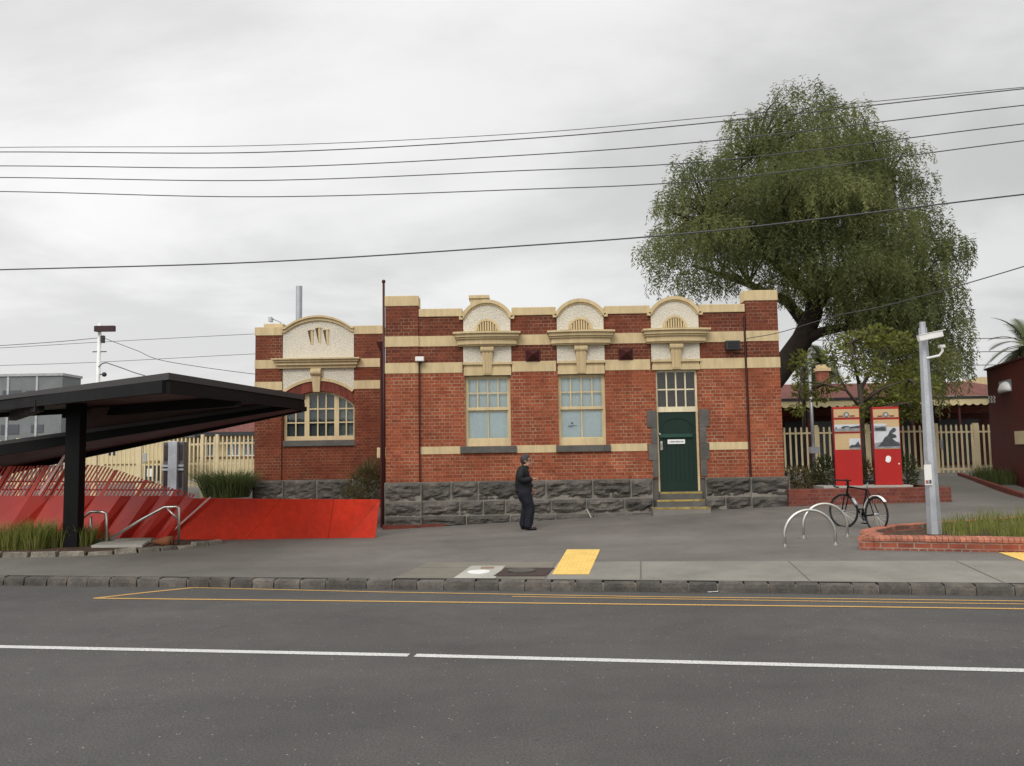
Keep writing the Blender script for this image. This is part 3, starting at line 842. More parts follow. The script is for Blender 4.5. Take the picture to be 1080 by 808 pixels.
def plinth(x0, x1, yf, zs, name_parent, amp=.06, single=False):
    mb = MB(); g = .019
    for (a, b) in zs:
        x = x0
        while x < x1 - .05:
            L = x1 - x0 if single else random.choice((random.uniform(.8, 1.15), random.uniform(.45, .8), random.uniform(1.0, 1.3)))
            if x1 - (x + L) < .3: L = x1 - x
            rockface(mb, x + g*.5, x + L - g*.5, a + g*.5, b - g*.5, yf, amp); x += L
    o = mb.build('plinth', m_blue, bld, recalc=False)
    MB().box(x0, x1, yf - .014, yf + .30, zs[-1][0] - .3, zs[0][1] - .004).build('plinth_mortar', m_mortar, o)
    return o
zq = [zpl - .47, zpl - .47 - .36, zpl - .47 - .36 - .37]
crs = [(zq[0], zpl), (zq[1], zq[0]), (zq[2], zq[1]), (zq[2] - .3, zq[2])]
xs0, xs1 = X(688, 515), X(744, 515)
plinth(xL2 + .06, xs0, YF - .05, crs, bld); plinth(xs1, xR1 - .05, YF - .05, crs, bld)
plinth(xL - .02, xL2 + .06, YF - .115, crs, bld, .045, True); plinth(xR1 - .05, xR + .10, YF - .115, crs[:3], bld, .045, True)
mb = MB().wall(xL + .02, xR - .02, -.2, zpl - .004, YF + .05, YF + .4, [(dx0, dx1, zd_bot, zpl + 1)]); mb.box(xL + .02, xR - .02, YF + .42, YB, -.2, zpl - .004)
mb.build('base', m_blue_plain, bld)
mb = MB(); mb.box(xL - .06, X(441.5, 558), YF - .19, YF, -.2, zf(xL, YF) + .11); mb.box(X(441.5, 558), X(470, 552), YF - .15, YF, -.2, zf(xL, YF) + .115)
mb.build('footing', m_arch, bld)
for (a, b) in ((xL, xL2), (xR1, xR)): pass
MB().box(xL + .3, xR - .3, YF + .3, YB - .3, zb1t, zb1t + .08).build('roof', m_roof_metal, bld)
# cream chimney cap behind the first pediment, little lumps of parapet
c = at(505.5, 313.8, 24.0); MB().box(c.x - .26, c.x + .26, 23.8, 24.3, zb1t, at(505, 314, 24).z - .06).build('chimney', m_cream, bld)
MB().box(c.x - .30, c.x + .30, 23.75, 24.35, at(505, 314, 24).z - .06, at(505, 314, 24).z + .03).build('chimney_cap', m_cream, bld)

# ---- set-back wing on the left
def ZW(*p): return Z(*p, Y=YW)
def XW(a, b): return X(a, b, YW)
wL, wL2, wR2, wR = XW(269.3, 430), XW(297.7, 400), XW(374.2, 400), XW(404, 400)
z_top = ZW((283, 345.2), (388, 344)); z_cap = ZW((283, 354.2), (388, 352.8))
w1t, w1b = ZW((275, 379.8), (398, 378.5)), ZW((275, 388.8), (398, 387.6))
w2t, w2b = ZW((275, 402.6), (398, 401.8)), ZW((275, 411.2), (398, 410.8))
w_pl = ZW((300, 506.4)); 
xw0, xw1 = XW(298.6, 440), XW(374.4, 440)
zs_ = ZW((337, 464.3)); za_s = ZW((337, 428.5)); za_t = ZW((337, 412.5))
mb = MB().wall(wL2, wR2, w_pl, w2t, YW, YW + .35, [(xw0, xw1, zs_, za_t + .02)])
xcw = (xw0 + xw1)/2; hw = (xw1 - xw0)/2; rise = za_t - za_s; rad = (hw*hw + rise*rise)/(2*rise); cz = za_t - rad; aa = math.degrees(math.asin(hw/rad))
A = arc(xcw, cz, rad, rad, 90 - aa, 90 + aa, 24)
for half in (A[:13], A[12:]):
    cor = (xw1, za_t + .02) if half is not A[12:] and half[0][0] > xcw else (xw0, za_t + .02)
    poly = half + [(half[-1][0], za_t + .02), (half[0][0], za_t + .02)] 
    arch_strip(mb, half, [(x, za_t + .02) for x, z in half], YW, YW + .35)
wx = mb.build('wing_wall', m_brick_wing, bld)
mb = MB(); mb.box(wL, wL + .35, YW + .36, YB + 4, w_pl, z_cap - .2); mb.box(wL + .35, xL, YB + 3.65, YB + 4, w_pl, z_cap - .2); mb.build('wing_side_wall', m_brick_wing, bld)
MB().wall(wL2, wR2, w2t, z_cap - .3, YW, YW + .35).build('wing_parapet', m_brick_up, bld)
for a, b in ((wL, wL2), (wR2, wR)):
    o = MB().box(a, b, YW - .06, YW + .36, w_pl, w1b).build('wing_pier', m_brick_wing, bld)
    MB().box(a + .001, b - .001, YW - .06, YW + .36, w1b, z_cap).build('pier_top', m_brick_up, o)
    MB().box(a - .015, b + .015, YW - .09, YW + .40, z_cap, z_top).build('pier_cap', m_cream, o, bevel=.015)
for t0, t1 in ((w1b, w1t), (w2b, w2t)):
    for a, b in ((wL - .012, wL2 + .01), (wR2 - .01, wR + .012)): MB().box(a, b, YW - .075, YW + .2, t0, t1).build('string_course', m_cream, bld)
# big arched pediment
xa, xb = wL2 + .02, wR2 - .02; xc = (xa + xb)/2; hw = (xb - xa)/2
zt = ZW((337, 333.3)); zsp = ZW((337, 350)); z0 = w1t - .02; th = .13
pts = []
n = 40
def ped_z(u):                                   # arch with flared ends
    e = abs(u); rs_ = zt - th - zsp; w_ = hw*.93; rr_ = (w_*w_ + rs_*rs_)/(2*rs_)
    if e >= .93: return zsp
    zz = zt - th - rr_ + math.sqrt(rr_*rr_ - (e*hw)**2)
    return max(zsp, zz) + (0 if e < .85 else 0)
tp = [(xc + hw*(1 - 2*i/n), ped_z(1 - 2*i/n)) for i in range(n+1)]
p = MB().prism_y([(xa, z0), (xb, z0)] + tp, YW - .035, YW + .32).build('pediment', m_rough, bld)
mb = MB(); arch_strip(mb, [(x, z - .02) for x, z in tp], [(x, z + .07) for x, z in tp], YW - .10, YW + .34)
arch_strip(mb, [(x, z + .07) for x, z in tp], [(x, z + th) for x, z in tp], YW - .16, YW + .36)
mb.build('arch_moulding', m_cream, p)
for px, y0, y1 in ((327.8, 349, 364), (335.8, 346.5, 362), (344, 348.5, 364)):
    q0 = at(px, y0, YW); q1 = at(px, y1, YW)
    MB().prism_y([(q0.x - .09, q0.z), (q0.x + .09, q0.z), (q0.x + .09, q0.z - .05), (q0.x + .02, q1.z), (q0.x - .03, q0.z - .25)], YW - .042, YW - .03).build('ornament_slot', bpy.data.materials.get('slot_shade') or basic('slot_shade', (.11, .075, .04), .9), p)
    mb = MB(); q0.x += .035
    mb.add([(q0.x-.03, YW-.075, q0.z), (q0.x+.05, YW-.075, q0.z), (q0.x+.05, YW-.02, q0.z), (q0.x-.03, YW-.02, q0.z),
            (q0.x-.015, YW-.045, q1.z), (q0.x+.055, YW-.045, q1.z), (q0.x+.055, YW-.02, q1.z), (q0.x-.015, YW-.02, q1.z)],
           [(0,1,2,3),(4,5,6,7),(0,1,5,4),(1,2,6,5),(2,3,7,6),(3,0,4,7)])
    mb.box(q0.x - .075, q0.x + .06, YW - .09, YW - .02, q0.z + .002, q0.z + .03)
    mb.build('drop_ornament', m_cream, p, bevel=.006)
mb = MB(); zc0, zc1 = ZW((335, 388.6)), ZW((335, 378.6)); xq0, xq1 = XW(289, 383), XW(381, 383)
for f0, f1, ins, pj in ((0, .3, .14, .14), (.3, .62, .09, .22), (.62, .85, .05, .28), (.85, 1, 0, .35)):
    mb.box(xq0 + ins, xq1 - ins, YW - pj, YW + .05, zc0 + (zc1-zc0)*f0 + (.002 if f0 else 0), zc0 + (zc1-zc0)*f1)
mb.build('cornice', m_cream, bld)
# roughcast spandrel with cream arch moulding over the brick arch ring
zms = ZW((337, 411.5)); zmt = ZW((337, 398.8)); ri = zmt - zms; rad2 = (hw*hw + ri*ri)/(2*ri); cz2 = zmt - rad2; a2 = math.degrees(math.asin(hw/rad2))
O = arc(xc, cz2, rad2, rad2, 90 - a2, 90 + a2, 24)
mb = MB(); arch_strip(mb, O, [(x, zc0 - .003) for x, z in O], YW - .026, YW + .05); mb.build('roughcast_panel', m_rough, bld)
mb = MB(); arch_strip(mb, arc(xc, cz2, rad2 - .09, rad2 - .09, 90 - a2, 90 + a2, 24), O, YW - .055, YW + .05); mb.build('arch_band', m_cream, bld)
mb = MB(); nv = 40
ai = arc(xcw, cz, rad, rad, 90 - aa, 90 + aa, nv); ao = arc(xc, cz2, rad2 - .092, rad2 - .092, 90 - a2, 90 + a2, nv)
for i in range(nv):
    mb.prism_y([ai[i], ai[i+1], ao[i+1], ao[i]], YW - .02, YW + .34, random.random())
mb.build('brick_arch', m_arch, bld)
mb = MB(); zk = zc0; zk0 = ZW((334, 413.5)); xk = XW(334.2, 400)
mb.tube([(xk - .16, YW - .12, zk - .12), (xk + .16, YW - .12, zk - .12)], .11, 14); mb.box(xk - .155, xk + .155, YW - .14, YW + .05, zk - .14, zk - .003)
mb.add([(xk-.14, YW-.14, zk-.18), (xk+.14, YW-.14, zk-.18), (xk+.14, YW+.05, zk-.18), (xk-.14, YW+.05, zk-.18),
        (xk-.10, YW-.07, zk0), (xk+.10, YW-.07, zk0), (xk+.10, YW+.05, zk0), (xk-.10, YW+.05, zk0)],
       [(0,1,2,3),(4,5,6,7),(0,1,5,4),(1,2,6,5),(2,3,7,6),(3,0,4,7)])
mb.build('keystone', m_cream, bld, bevel=.006)
# three-light arched window
yy = YW + .14
def arch_z(x): return cz + math.sqrt(max(.01, rad*rad - (x - xcw)**2))
mb = MB(); fr = .075
mb.box(xw0, xw1, yy, yy + .1, zs_, zs_ + .13)
ins = arc(xcw, cz, rad - .06, rad - .06, 90 - aa, 90 + aa, 24); arch_strip(mb, ins, A, yy, yy + .1)
for a, b in ((xw0, xw0 + fr), (XW(320, 440), XW(325, 440)), (XW(351.5, 440), XW(356.5, 440)), (xw1 - fr, xw1)):
    mb.prism_y([(a, zs_ + .13), (b, zs_ + .13), (b, arch_z(b) - .03), (a, arch_z(a) - .03)], yy + .003, yy + .098)
aw = mb.build('arched_window', m_cream_frame, bld)
lights = [(xw0 + fr, XW(320, 440), 2), (XW(325, 440), XW(351.5, 440), 3), (XW(356.5, 440), xw1 - fr, 2)]
zr1, zr2 = ZW((337, 445.5)), ZW((337, 431))
for a, b, k in lights:
    mb = MB()
    for i in range(1, k):
        x = a + (b-a)*i/k; mb.box(x - .02, x + .02, yy + .02, yy + .06, zs_ + .13, arch_z(x) - .05)
    for zz in (zr1, zr2):
        for i in range(k):
            l, r_ = a + (b-a)*i/k + .021, a + (b-a)*(i+1)/k - .021
            if i == 0: l = a
            if i == k-1: r_ = b
            if zz < min(arch_z(l), arch_z(r_)) - .06: mb.box(l, r_, yy + .022, yy + .058, zz - .02, zz + .02)
    mb.build('glazing_bars', m_cream_frame, aw)
    m = MB(); top = [(b + (a-b)*i/8, arch_z(b + (a-b)*i/8) - .04) for i in range(9)]
    m.prism_y([(a, zs_ + .12), (b, zs_ + .12)] + top, yy + .038, yy + .042); m.build('pane', m_glass_dark, aw)
MB().box(xw0, XW(354, 440), yy + .115, yy + .13, zs_, za_t).build('dark_backing', basic('grey_backing', (.125, .135, .145), .9, .25, 1.5, 20), aw)
MB().box(XW(354, 440) + .003, xw1, yy + .115, yy + .13, zs_, za_t).build('reflection_backing', basic('sky_reflection_grey', (.27, .29, .29), .9, .25, 1.5, 20), aw)  # sky reflection in the right-hand panes, put into a paler backing colour
MB().box(XW(299, 467), XW(374.4, 467), YW - .06, YW + .2, ZW((337, 470.5)), zs_ - .003).build('window_sill', m_blue_plain, bld, bevel=.01)
wc = [(w_pl - .62, w_pl), (w_pl - 1.1, w_pl - .62)]
plinth(wL2 + .07, wR2 - .07, YW - .05, wc, bld, .045); plinth(wL - .03, wL2 + .07, YW - .115, wc, bld, .03, True); plinth(wR2 - .07, wR, YW - .115, wc, bld, .03, True)
MB().box(wL + .02, xL, YW + .05, YB + 4, -.1, w_pl - .004).build('wing_base', m_blue_plain, bld)
MB().box(wL + .3, xL - .01, YW + .36, YB + 3.6, w1b, w1b + .08).build('wing_roof', m_roof_metal, bld)
# flue, roof bracket, chimney lump on wing
f0 = at(312.2, 302, 28); f1 = at(318.8, 302, 28)
MB().tube([((f0.x+f1.x)/2, 28, w1b), ((f0.x+f1.x)/2, 28, f0.z)], (f1.x - f0.x)/2, 14).build('flue', m_galv, bld, smooth=False)
q = at(291, 342, YW + .6); MB().box(q.x - .35, q.x + .25, YW + .5, YW + 1, w1b, q.z).build('chimney', m_cream, bld)
a = at(285.5, 335.5, YW + .6); b = at(296, 340, YW + .6)
mb = MB(); mb.tube([a, b, b - Vector((0, 0, .4))], .02, 6); mb.box(a.x - .05, a.x + .05, YW + .5, YW + .7, a.z - .12, a.z + .02); mb.build('roof_bracket', m_galv, bld)
# tall brown downpipe in the corner, its rainwater head; conduits on the facade
pt = at(404.6, 297, YF - .02); 
mb = MB(); mb.tube([(pt.x, YF - .02, .05), (pt.x, YF - .02, pt.z)], .030, 10); mb.ball((pt.x, YF - .02, pt.z), .05)
mb.build('downpipe', m_dark_pipe, bld, smooth=True)
q = at(402.3, 365, YF + .3); mb = MB(); mb.add([(q.x-.12, YF+.2, q.z+.1), (q.x+.1, YF+.2, q.z+.1), (q.x+.1, YF+.4, q.z+.1), (q.x-.12, YF+.4, q.z+.1), (q.x-.04, YF+.26, q.z-.12), (q.x+.04, YF+.26, q.z-.12), (q.x+.04, YF+.34, q.z-.12), (q.x-.04, YF+.34, q.z-.12)], [(0,1,2,3),(4,5,6,7),(0,1,5,4),(1,2,6,5),(2,3,7,6),(3,0,4,7)])
mb.tube([(q.x, YF+.3, q.z-.1), (q.x, YF+.3, .1)], .04, 8); mb.build('downpipe', m_dark_pipe, bld)
a = at(442.2, 384, YF - .04); mb = MB(); mb.tube([(a.x, YF - .075, a.z), (a.x, YF - .075, zf(a.x, YF) + .05)], .02, 6); mb.build('conduit', m_dark_pipe, bld)
a = at(785.5, 338, YF - .04); mb = MB(); mb.tube([(xR1 - .035, YF - .03, zc_bot - .1), (xR1 - .035, YF - .03, zpl)], .026, 6)
q = at(771, 373, YF); mb.tube([(q.x + .1, YF - .02, q.z), (xR1 - .03, YF - .02, q.z)], .012, 6); mb.build('conduit', m_dark_pipe, bld)

# wall fixtures: things of their own
a = at(443.5, 379.5, YF)
t = thing('floodlight', (a.x, YF, a.z), 'small white floodlight on the left end of the brick facade', 'wall light')
MB().box(a.x - .105, a.x + .105, YF - .24, YF - .08, a.z - .055, a.z + .055).build('lamp_housing', m_white, t, bevel=.01)
mb = MB(); mb.box(a.x - .03, a.x + .03, YF - .10, YF - .0, a.z - .10, a.z - .0); mb.build('bracket', m_dkgrey, t)
for (px, py, lab) in ((562, 374.6, 'maroon pyramid vent on the brick band between the two windows'), (659.8, 373, 'maroon pyramid vent on the brick band between window and door')):
    c = at(px, py, YF)
    t = thing('wall_vent', (c.x, YF, c.z), lab, 'wall vent', 'maroon pyramid vents on the facade')
    w, h = .16, .145
    mb = MB(); mb.add([(c.x-w, YF-.03, c.z+h*.8), (c.x+w, YF-.03, c.z+h*.8), (c.x+w, YF-.03, c.z-h), (c.x-w, YF-.03, c.z-h), (c.x, YF-.26, c.z+.01)], [(0,1,2,3),(0,1,4),(1,2,4),(2,3,4),(3,0,4)])
    mb.build('hood', m_maroon_vent, t); MB().box(c.x-w-.02, c.x+w+.02, YF-.032, YF+.05, c.z-h-.02, c.z+h*.8+.02).build('flange', m_maroon_vent, t)
c = at(771, 365.6, YF)
t = thing('loudspeaker', (c.x, YF, c.z), 'dark grey box loudspeaker on the facade near the right corner pier', 'loudspeaker')
MB().box(c.x-.18, c.x+.18, YF-.22, YF-.06, c.z-.10, c.z+.13).build('housing', m_dkgrey, t, bevel=.02)
mb = MB(); mb.box(c.x-.05, c.x+.05, YF-.07, YF, c.z-.04, c.z+.04); mb.build('bracket', m_dkgrey, t)
mb = MB()
for i in range(5): mb.box(c.x-.14, c.x+.14, YF-.226, YF-.219, c.z-.06+i*.035, c.z-.045+i*.035)
mb.build('grille', m_rubber, t)
# short white pipe end at the foot of the wall
p = ong(620, 543.5); a = at(618.8, 537, YF - .08)
tag(MB().tube([(a.x, YF - .12, a.z), (p.x + .02, YF - .2, zf(p.x, YF) + .0)], .018, 8).build('drain_pipe', m_conc_pale), 'short pale drain pipe at the foot of the bluestone plinth', 'pipe')
# small meter box in the wing corner
c = at(404, 477.5, YW - .1); c = Vector((xL - .24, YF + .7, at(404, 477.5, YF + .7).z))
t = thing('meter_box', c, 'small beige box in the corner between wing and main facade', 'meter box')
MB().box(c.x-.09, c.x+.2, c.y-.06, c.y+.06, c.z-.13, c.z+.13).build('case', m_fence, t, bevel=.01); MB().box(c.x-.07, c.x+.18, c.y-.068, c.y-.058, c.z-.10, c.z+.10).build('lid', m_cream_wall, t)
# ------------------------------------------------------------------ black canopy over the ramp entry
C0 = at(178, 393, 13.0); zC = C0.z
T0 = onz(322, 416.5, zC); L0 = onz(-150, 437.5, zC)
R2 = onz(72, 440.5, zC - .40); R1 = onz(-150, 451, zC - .40)
col_c = at(79.5, 480, 16.9)
can = thing('canopy', (col_c.x, col_c.y, zf(col_c.x, col_c.y)), 'black angular steel canopy on one thick column over the red ramp entry', 'canopy')
def P3(p, dz=0): return Vector((p.x, p.y, zC + dz))
outl = [P3(L0), P3(C0), P3(T0), P3(R2), P3(R1)]
cen = sum(outl, Vector()) / 5
MB().slab(outl, .11).build('roof_edge_cap', m_cap, can)
def inset(P, d):
    c = sum(P, Vector()) / len(P); return [p + (c - p).normalized() * d for p in P]
ins = inset(outl, .10)
mb = MB(); 
for i in range(5):
    a, b = ins[i], ins[(i+1) % 5]; a = Vector((a.x, a.y, zC - .215)); b = Vector((b.x, b.y, zC - .215))
    mb.bar(a, b, .14, .20)
mb.build('fascia_beam', m_black, can)
MB().slab([Vector((p.x, p.y, zC - .112)) for p in inset(outl, .25)], .10).build('soffit', m_soffit, can)
mb = MB()
for k in (.28, .62):
    a = ins[1].lerp(ins[0], k); b = ins[3].lerp(ins[4], k*.8); mb.bar((a.x, a.y, zC - .30), (b.x, b.y, zC - .30), .16, .22)
a = ins[1].lerp(ins[2], .45); mb.bar((ins[3].x, ins[3].y, zC - .31), (a.x, a.y, zC - .31), .14, .2)
mb.build('rafter', m_black, can)
# second plate folding down to the left over the ramp
FT = Vector((T0.x - .30, T0.y - .15, zC - .14)); RT = Vector((T0.x - .12, T0.y + .45, zC - .16))
FL = at(-120, 482, 17.6); RL = at(-120, 512, 21.0)
low = [FL, FT, RT, RL]
MB().slab(low, .08).build('lower_plate', m_cap, can)
MB().slab([p - Vector((0, 0, .082)) for p in inset(low, .12)], .07).build('lower_soffit', m_soffit_reflection, can)
mb = MB()
for a, b in ((FL, FT), (RL, RT)):
    o = Vector((0, .15, 0)); hd = Vector((0, 0, .085)); v = [a - hd, b - hd, b - hd - Vector((0, 0, .09)), a - Vector((0, 0, .36))]
    mb.add(v + [q + o for q in v], [(0,1,2,3),(7,6,5,4),(0,4,5,1),(1,5,6,2),(2,6,7,3),(3,7,4,0)])
mb.bar(FT - Vector((0,0,.13)), RT - Vector((0,0,.13)), .10, .09)
mb.build('lower_beam', m_black, can)
q_ = FT.lerp(FL, (FT.x - at(84, 440, 18.2).x)/(FT.x - FL.x))
tri = [Vector((R2.x + .55, R2.y - .5, zC - .30)), Vector((R2.x + 1.2, R2.y - 1.2, zC - .24)), FT + Vector((-.1, 0, .02)), FT + Vector((0, .1, -.05)), q_ + Vector((.1, .12, -.05))]
MB().slab(tri, .03).build('fold_soffit', m_soffit, can)
w = at(91, 480, 16.9).x - at(68, 480, 16.9).x
w = .30
MB().box(col_c.x - w/2, col_c.x + w/2, 16.9 - .13, 16.9 + .13, -.1, zC - .2).build('column', m_black, can, bevel=.012)
MB().box(col_c.x - w/2 - .1, col_c.x + w/2 + .1, 16.9 - .23, 16.9 + .23, -.1, zf(col_c.x, 16.9) + .04).build('base_plate', m_cap, can)

# ------------------------------------------------------------------ red folded steel wall of the ramp
YR = 18.4
red = thing('ramp_screen', at(190, 570, YR).xy.to_3d() + Vector((0, 0, .1)), 'red folded steel screen wall with slanted slats beside the ramp', 'screen wall')
def rq(pts, Y): return [at(x, y, Y if not isinstance(Y, tuple) else Y[i]) for i, (x, y) in enumerate(pts)]
def plate(mb, q, th=.04):
    a, b, c, d = [Vector(v) for v in q]; o = Vector((0, th, 0))
    mb.add([a, b, c, d, a+o, b+o, c+o, d+o], [(0,1,2,3),(7,6,5,4),(0,4,5,1),(1,5,6,2),(2,6,7,3),(3,7,4,0)])
# smooth right-hand panels with a folded triangle at the end
def tl(px, f):   # top/bottom edge of the right panels at fraction
    return px
mb = MB(); edges = [(180, 571.3, 215, 525.3), (258, 570, 296, 526.3), (346, 568.2, 352, 526.6)]
for (b0, by0, t0, ty0), (b1, by1, t1, ty1) in zip(edges[:-1], edges[1:]):
    plate(mb, [at(b0 + .4, by0, YR), at(b1, by1, YR + .012), at(t1, ty1, YR + .10), at(t0 + .4, ty0, YR + .09)])
plate(mb, [at(346.4, 568.2, YR - .01), at(366, 567.6, YR), at(400.5, 526.8, YR + .12), at(352.4, 526.6, YR + .09)])
mb.build('panel', m_red, red)
mb = MB(); a, b, c = at(366.4, 567.6, YR - .012), at(396.5, 566.6, YR - .01), at(400.8, 527, YR + .11); o = Vector((0, .04, 0)); b.y -= .10
mb.add([a, b, c, a+o, b+o, c+o], [(0,1,2),(5,4,3),(0,3,4,1),(1,4,5,2),(2,5,3,0)]); mb.build('end_panel', m_red, red)
# pleated lower wall on the left: flat strips, alternate ones folded back
bx = [-220, -190, -150, -128, -92, -60, -38, 0, 22, 52, 66, 92, 104, 122, 134, 146, 160, 170, 180.4]
mb = MB(); ptop = 523.0; 
def top_of(b): return b + 35*(1 if b > 60 else .9)
for i in range(len(bx)-1):
    d0 = .16*(i % 2); d1 = .16*((i+1) % 2)
    b0, b1 = bx[i], bx[i+1]
    by0 = 573; 
    plate(mb, [at(b0, by0, YR - d0), at(b1, by0, YR - d1), at(top_of(b1), ptop + (2.6 if b1 > 165 else 0), YR + .1 - d1*.6), at(top_of(b0), ptop + (2.6 if b0 > 165 else 0), YR + .1 - d0*.6)], .03)
mb.build('pleated_panel', m_red_slat, red)
# slats above the pleats
def outline_y(px):
    pts = [(-300, 496), (0, 492.5), (95, 490.3), (112, 492.5), (130, 498.5), (160, 508.5), (190, 517.5), (217, 525.2)]
    for (x0, y0), (x1, y1) in zip(pts[:-1], pts[1:]):
        if x0 <= px <= x1: return y0 + (y1-y0)*(px-x0)/(x1-x0)
    return 525
for layer, (Y0, st, wd, mt) in enumerate(((YR + .10, 3.9, 1.75, m_red_fin), (YR + .50, 6.1, 1.1, m_red_fin))):
    mb = MB(); px = -240.0; k = 0
    while px < (212 if layer == 0 else 74):
        ww = wd if k % 9 else wd + 3.0
        slope = 20 / 33.0
        x0 = px; yb = 524.5
        # find top where slanted line meets outline
        h = 0
        for it in range(60):
            y = yb - it*.7; x = x0 + (yb - y)*slope
            if y <= outline_y(x + ww/2): break
        if yb - y > 2.6:
            xb = x0; plate(mb, [at(xb, yb, Y0), at(xb + ww, yb, Y0), at(x + ww, y, Y0 + .06), at(x, y, Y0 + .06)], .012)
        px += st + (3.0 if k % 9 == 0 else 0); k += 1
    mb.build('slats', mt, red)
mb = MB()
for y in (507, 515.5):
    mb.bar(at(-200, y, YR + .35), at(163 if y < 510 else 190, y + 1.5, YR + .35), .03, .035)
mb.build('slat_rail', m_red_slat, red)
mb = MB(); mb.bar(at(41.5, 522, YR - .08), at(69, 480, YR - .02), .05, .05); mb.build('strut', bpy.data.materials.get('pale_edge') or basic('pale_edge', (.55, .35, .33), .4), red)
mb = MB(); mb.bar(at(170, 571, YR - .06), at(222, 524.5, YR - .02), .05, .035); mb.build('edge_trim', bpy.data.materials['pale_edge'], red)

# ------------------------------------------------------------------ garden bed on the left, its edging and the ramp's concrete curb
ed = [(-420, 599), (-160, 593.5), (0, 588.6), (60, 587.4), (120, 585.2), (170, 581.5), (205, 577.5), (236, 573.4)]
E = [ong(*p) for p in ed]
bt = thing('bed_edging', E[3], 'row of rough bluestone pitchers edging the garden bed on the left', 'edging')
mb = MB(); rnd = random.Random(5)
for a, b in zip(E[:-1], E[1:]):
    L = (b - a).length; n = max(1, round(L/.42)); 
    for i in range(n):
        p, q = a.lerp(b, (i + .03)/n), a.lerp(b, (i + .97)/n); d = (q-p).normalized(); nn = Vector((-d.y, d.x, 0)); w = rnd.uniform(.13, .18)
        z0 = zf(p.x, p.y); h = rnd.uniform(.03, .11)
        f = [(p + nn*rnd.uniform(-.015, .015)), (q + nn*rnd.uniform(-.015, .015)), q + nn*w, p + nn*w]
        t_ = [v + (sum(f, Vector())/4 - v)*.10 for v in f]
        mb.add([(v.x, v.y, z0 - .05) for v in f] + [(v.x, v.y, z0 + h + rnd.uniform(-.012, .012)) for v in t_],
               [(3,2,1,0),(4,5,6,7),(0,1,5,4),(1,2,6,5),(2,3,7,6),(3,0,4,7)], rnd.random())
mb.build('pitchers', m_edging, bt, bevel=.012)
back = [ong(228, 571.8), ong(160, 571.0), ong(60, 570.8), ong(-160, 571.5), ong(-420, 574)]
poly = [p + Vector((0, .12, 0)) for p in E] + back
mb = MB(); vs = [(p.x, p.y, zf(p.x, p.y) + .05) for p in poly]; mb.add(vs, [tuple(range(len(vs)))])
tag(mb.build('garden_bed', m_mulch, recalc=False), kind='structure')
a, b = ong(118, 574.2), ong(161, 573.2)
mb = MB(); mb.box(at(-250, 570, 17.5).x, at(161, 571, 17.5).x, 17.42, 17.62, -.05, zf(-7, 17.5) + .14)
tag(mb.build('ramp_curb', m_conc), 'low concrete curb along the ramp under the handrails', 'curb')
mb = MB(); q = [ong(96, 580.5), ong(150, 580), ong(157, 575.5), ong(108, 576)]
mb.prism_z([(p.x, p.y) for p in q], .05, zf(q[0].x, q[0].y) + .10); tag(mb.build('concrete_slab', m_conc_pale, bevel=.01), 'pale flat concrete slab lying in the mulch by the handrail', 'slab')
p = ong(174, 577.5); mb = MB(); mb.tube([(p.x - .24, p.y + .05, p.z + .11), (p.x + .05, p.y - .05, p.z + .13), (p.x + .16, p.y - .06, p.z + .12)], [.05, .10, .12], 12)
mb.tube([(p.x + .15, p.y - .07, p.z + .12), (p.x + .17, p.y - .06, p.z + .12)], [.10, .06], 12)
tag(mb.build('fallen_pot', basic('rusty_clay', (.19, .07, .03), .85, .3), smooth=True), 'rust brown clay pot lying on its side at the end of the garden bed', 'pot')

def rail(pts, r, label, extra=()):
    t = thing('handrail', pts[0], label, 'handrail', 'handrails at the ramp')
    MB().tube(pts, r, 8).build('rail', m_steel, t, smooth=True)
    for e in extra: MB().tube(e, r*.8, 8).build('post', m_steel, t, smooth=True)
Yh = 17.3
p1 = at(112.6, 573, Yh); p1.z = zf(p1.x, Yh)
rail([at(82, 552, Yh + .7), at(90, 544, Yh + .2), at(96, 539.8, Yh), at(108.5, 540, Yh), at(112, 541.2, Yh), p1], .030, 'short steel handrail loop right behind the black column', [[at(96, 545, Yh + .1), at(96, 573, Yh + .1)]])
Yh = 17.1
p2 = at(188.6, 571, Yh); p2.z = zf(p2.x, Yh) - .02
rail([at(117, 568, Yh), at(150, 547.5, Yh), at(173.5, 534.8, Yh), at(186.5, 534.3, Yh), at(188.6, 536, Yh), p2], .028, 'long sloping steel handrail in front of the red wall', [[at(176.5, 536.3, Yh), at(188, 548, Yh)]])

# ------------------------------------------------------------------ plants
def blades(mb, c, n, h, spread, wid=.012, lean=.5, rnd=random):
    c = Vector(c)
    for i in range(n):
        a = rnd.uniform(0, 2*math.pi); rr = spread * math.sqrt(rnd.random()) * .5
        b = c + Vector((rr*math.cos(a), rr*math.sin(a), 0)); hh = h*rnd.uniform(.55, 1.1); ln = rnd.uniform(.1, 1)*lean*hh
        a2 = a + rnd.uniform(-.7, .7); d = Vector((math.cos(a2), math.sin(a2), 0)); sd = Vector((-d.y, d.x, 0)) * wid/2
        if rnd.random() < .5: sd = Vector((1, 0, 0)) * wid/2
        m = b + d*ln*.35 + Vector((0, 0, hh*.6)); e = b + d*ln + Vector((0, 0, hh*rnd.uniform(.75, 1)))
        t = rnd.random()
        mb.add([b - sd, b + sd, m + sd*.8, m - sd*.8, e], [(0,1,2,3), (3,2,4)], t)
def tuft(name, c, n, h, spread, label, mat, group, cat='grass tuft', wid=.014, lean=.6):
    mb = MB(); rr = random.Random(hash(name + label) % 1000 if False else int(abs(c[0]*100 + c[1]*10)))
    blades(mb, (0, 0, 0), n, h, spread, wid, lean, rr)
    o = mb.build(name, mat, recalc=False); o.location = Vector(c); tag(o, label, cat, group); return o
G = 'grass tufts in the left garden bed'
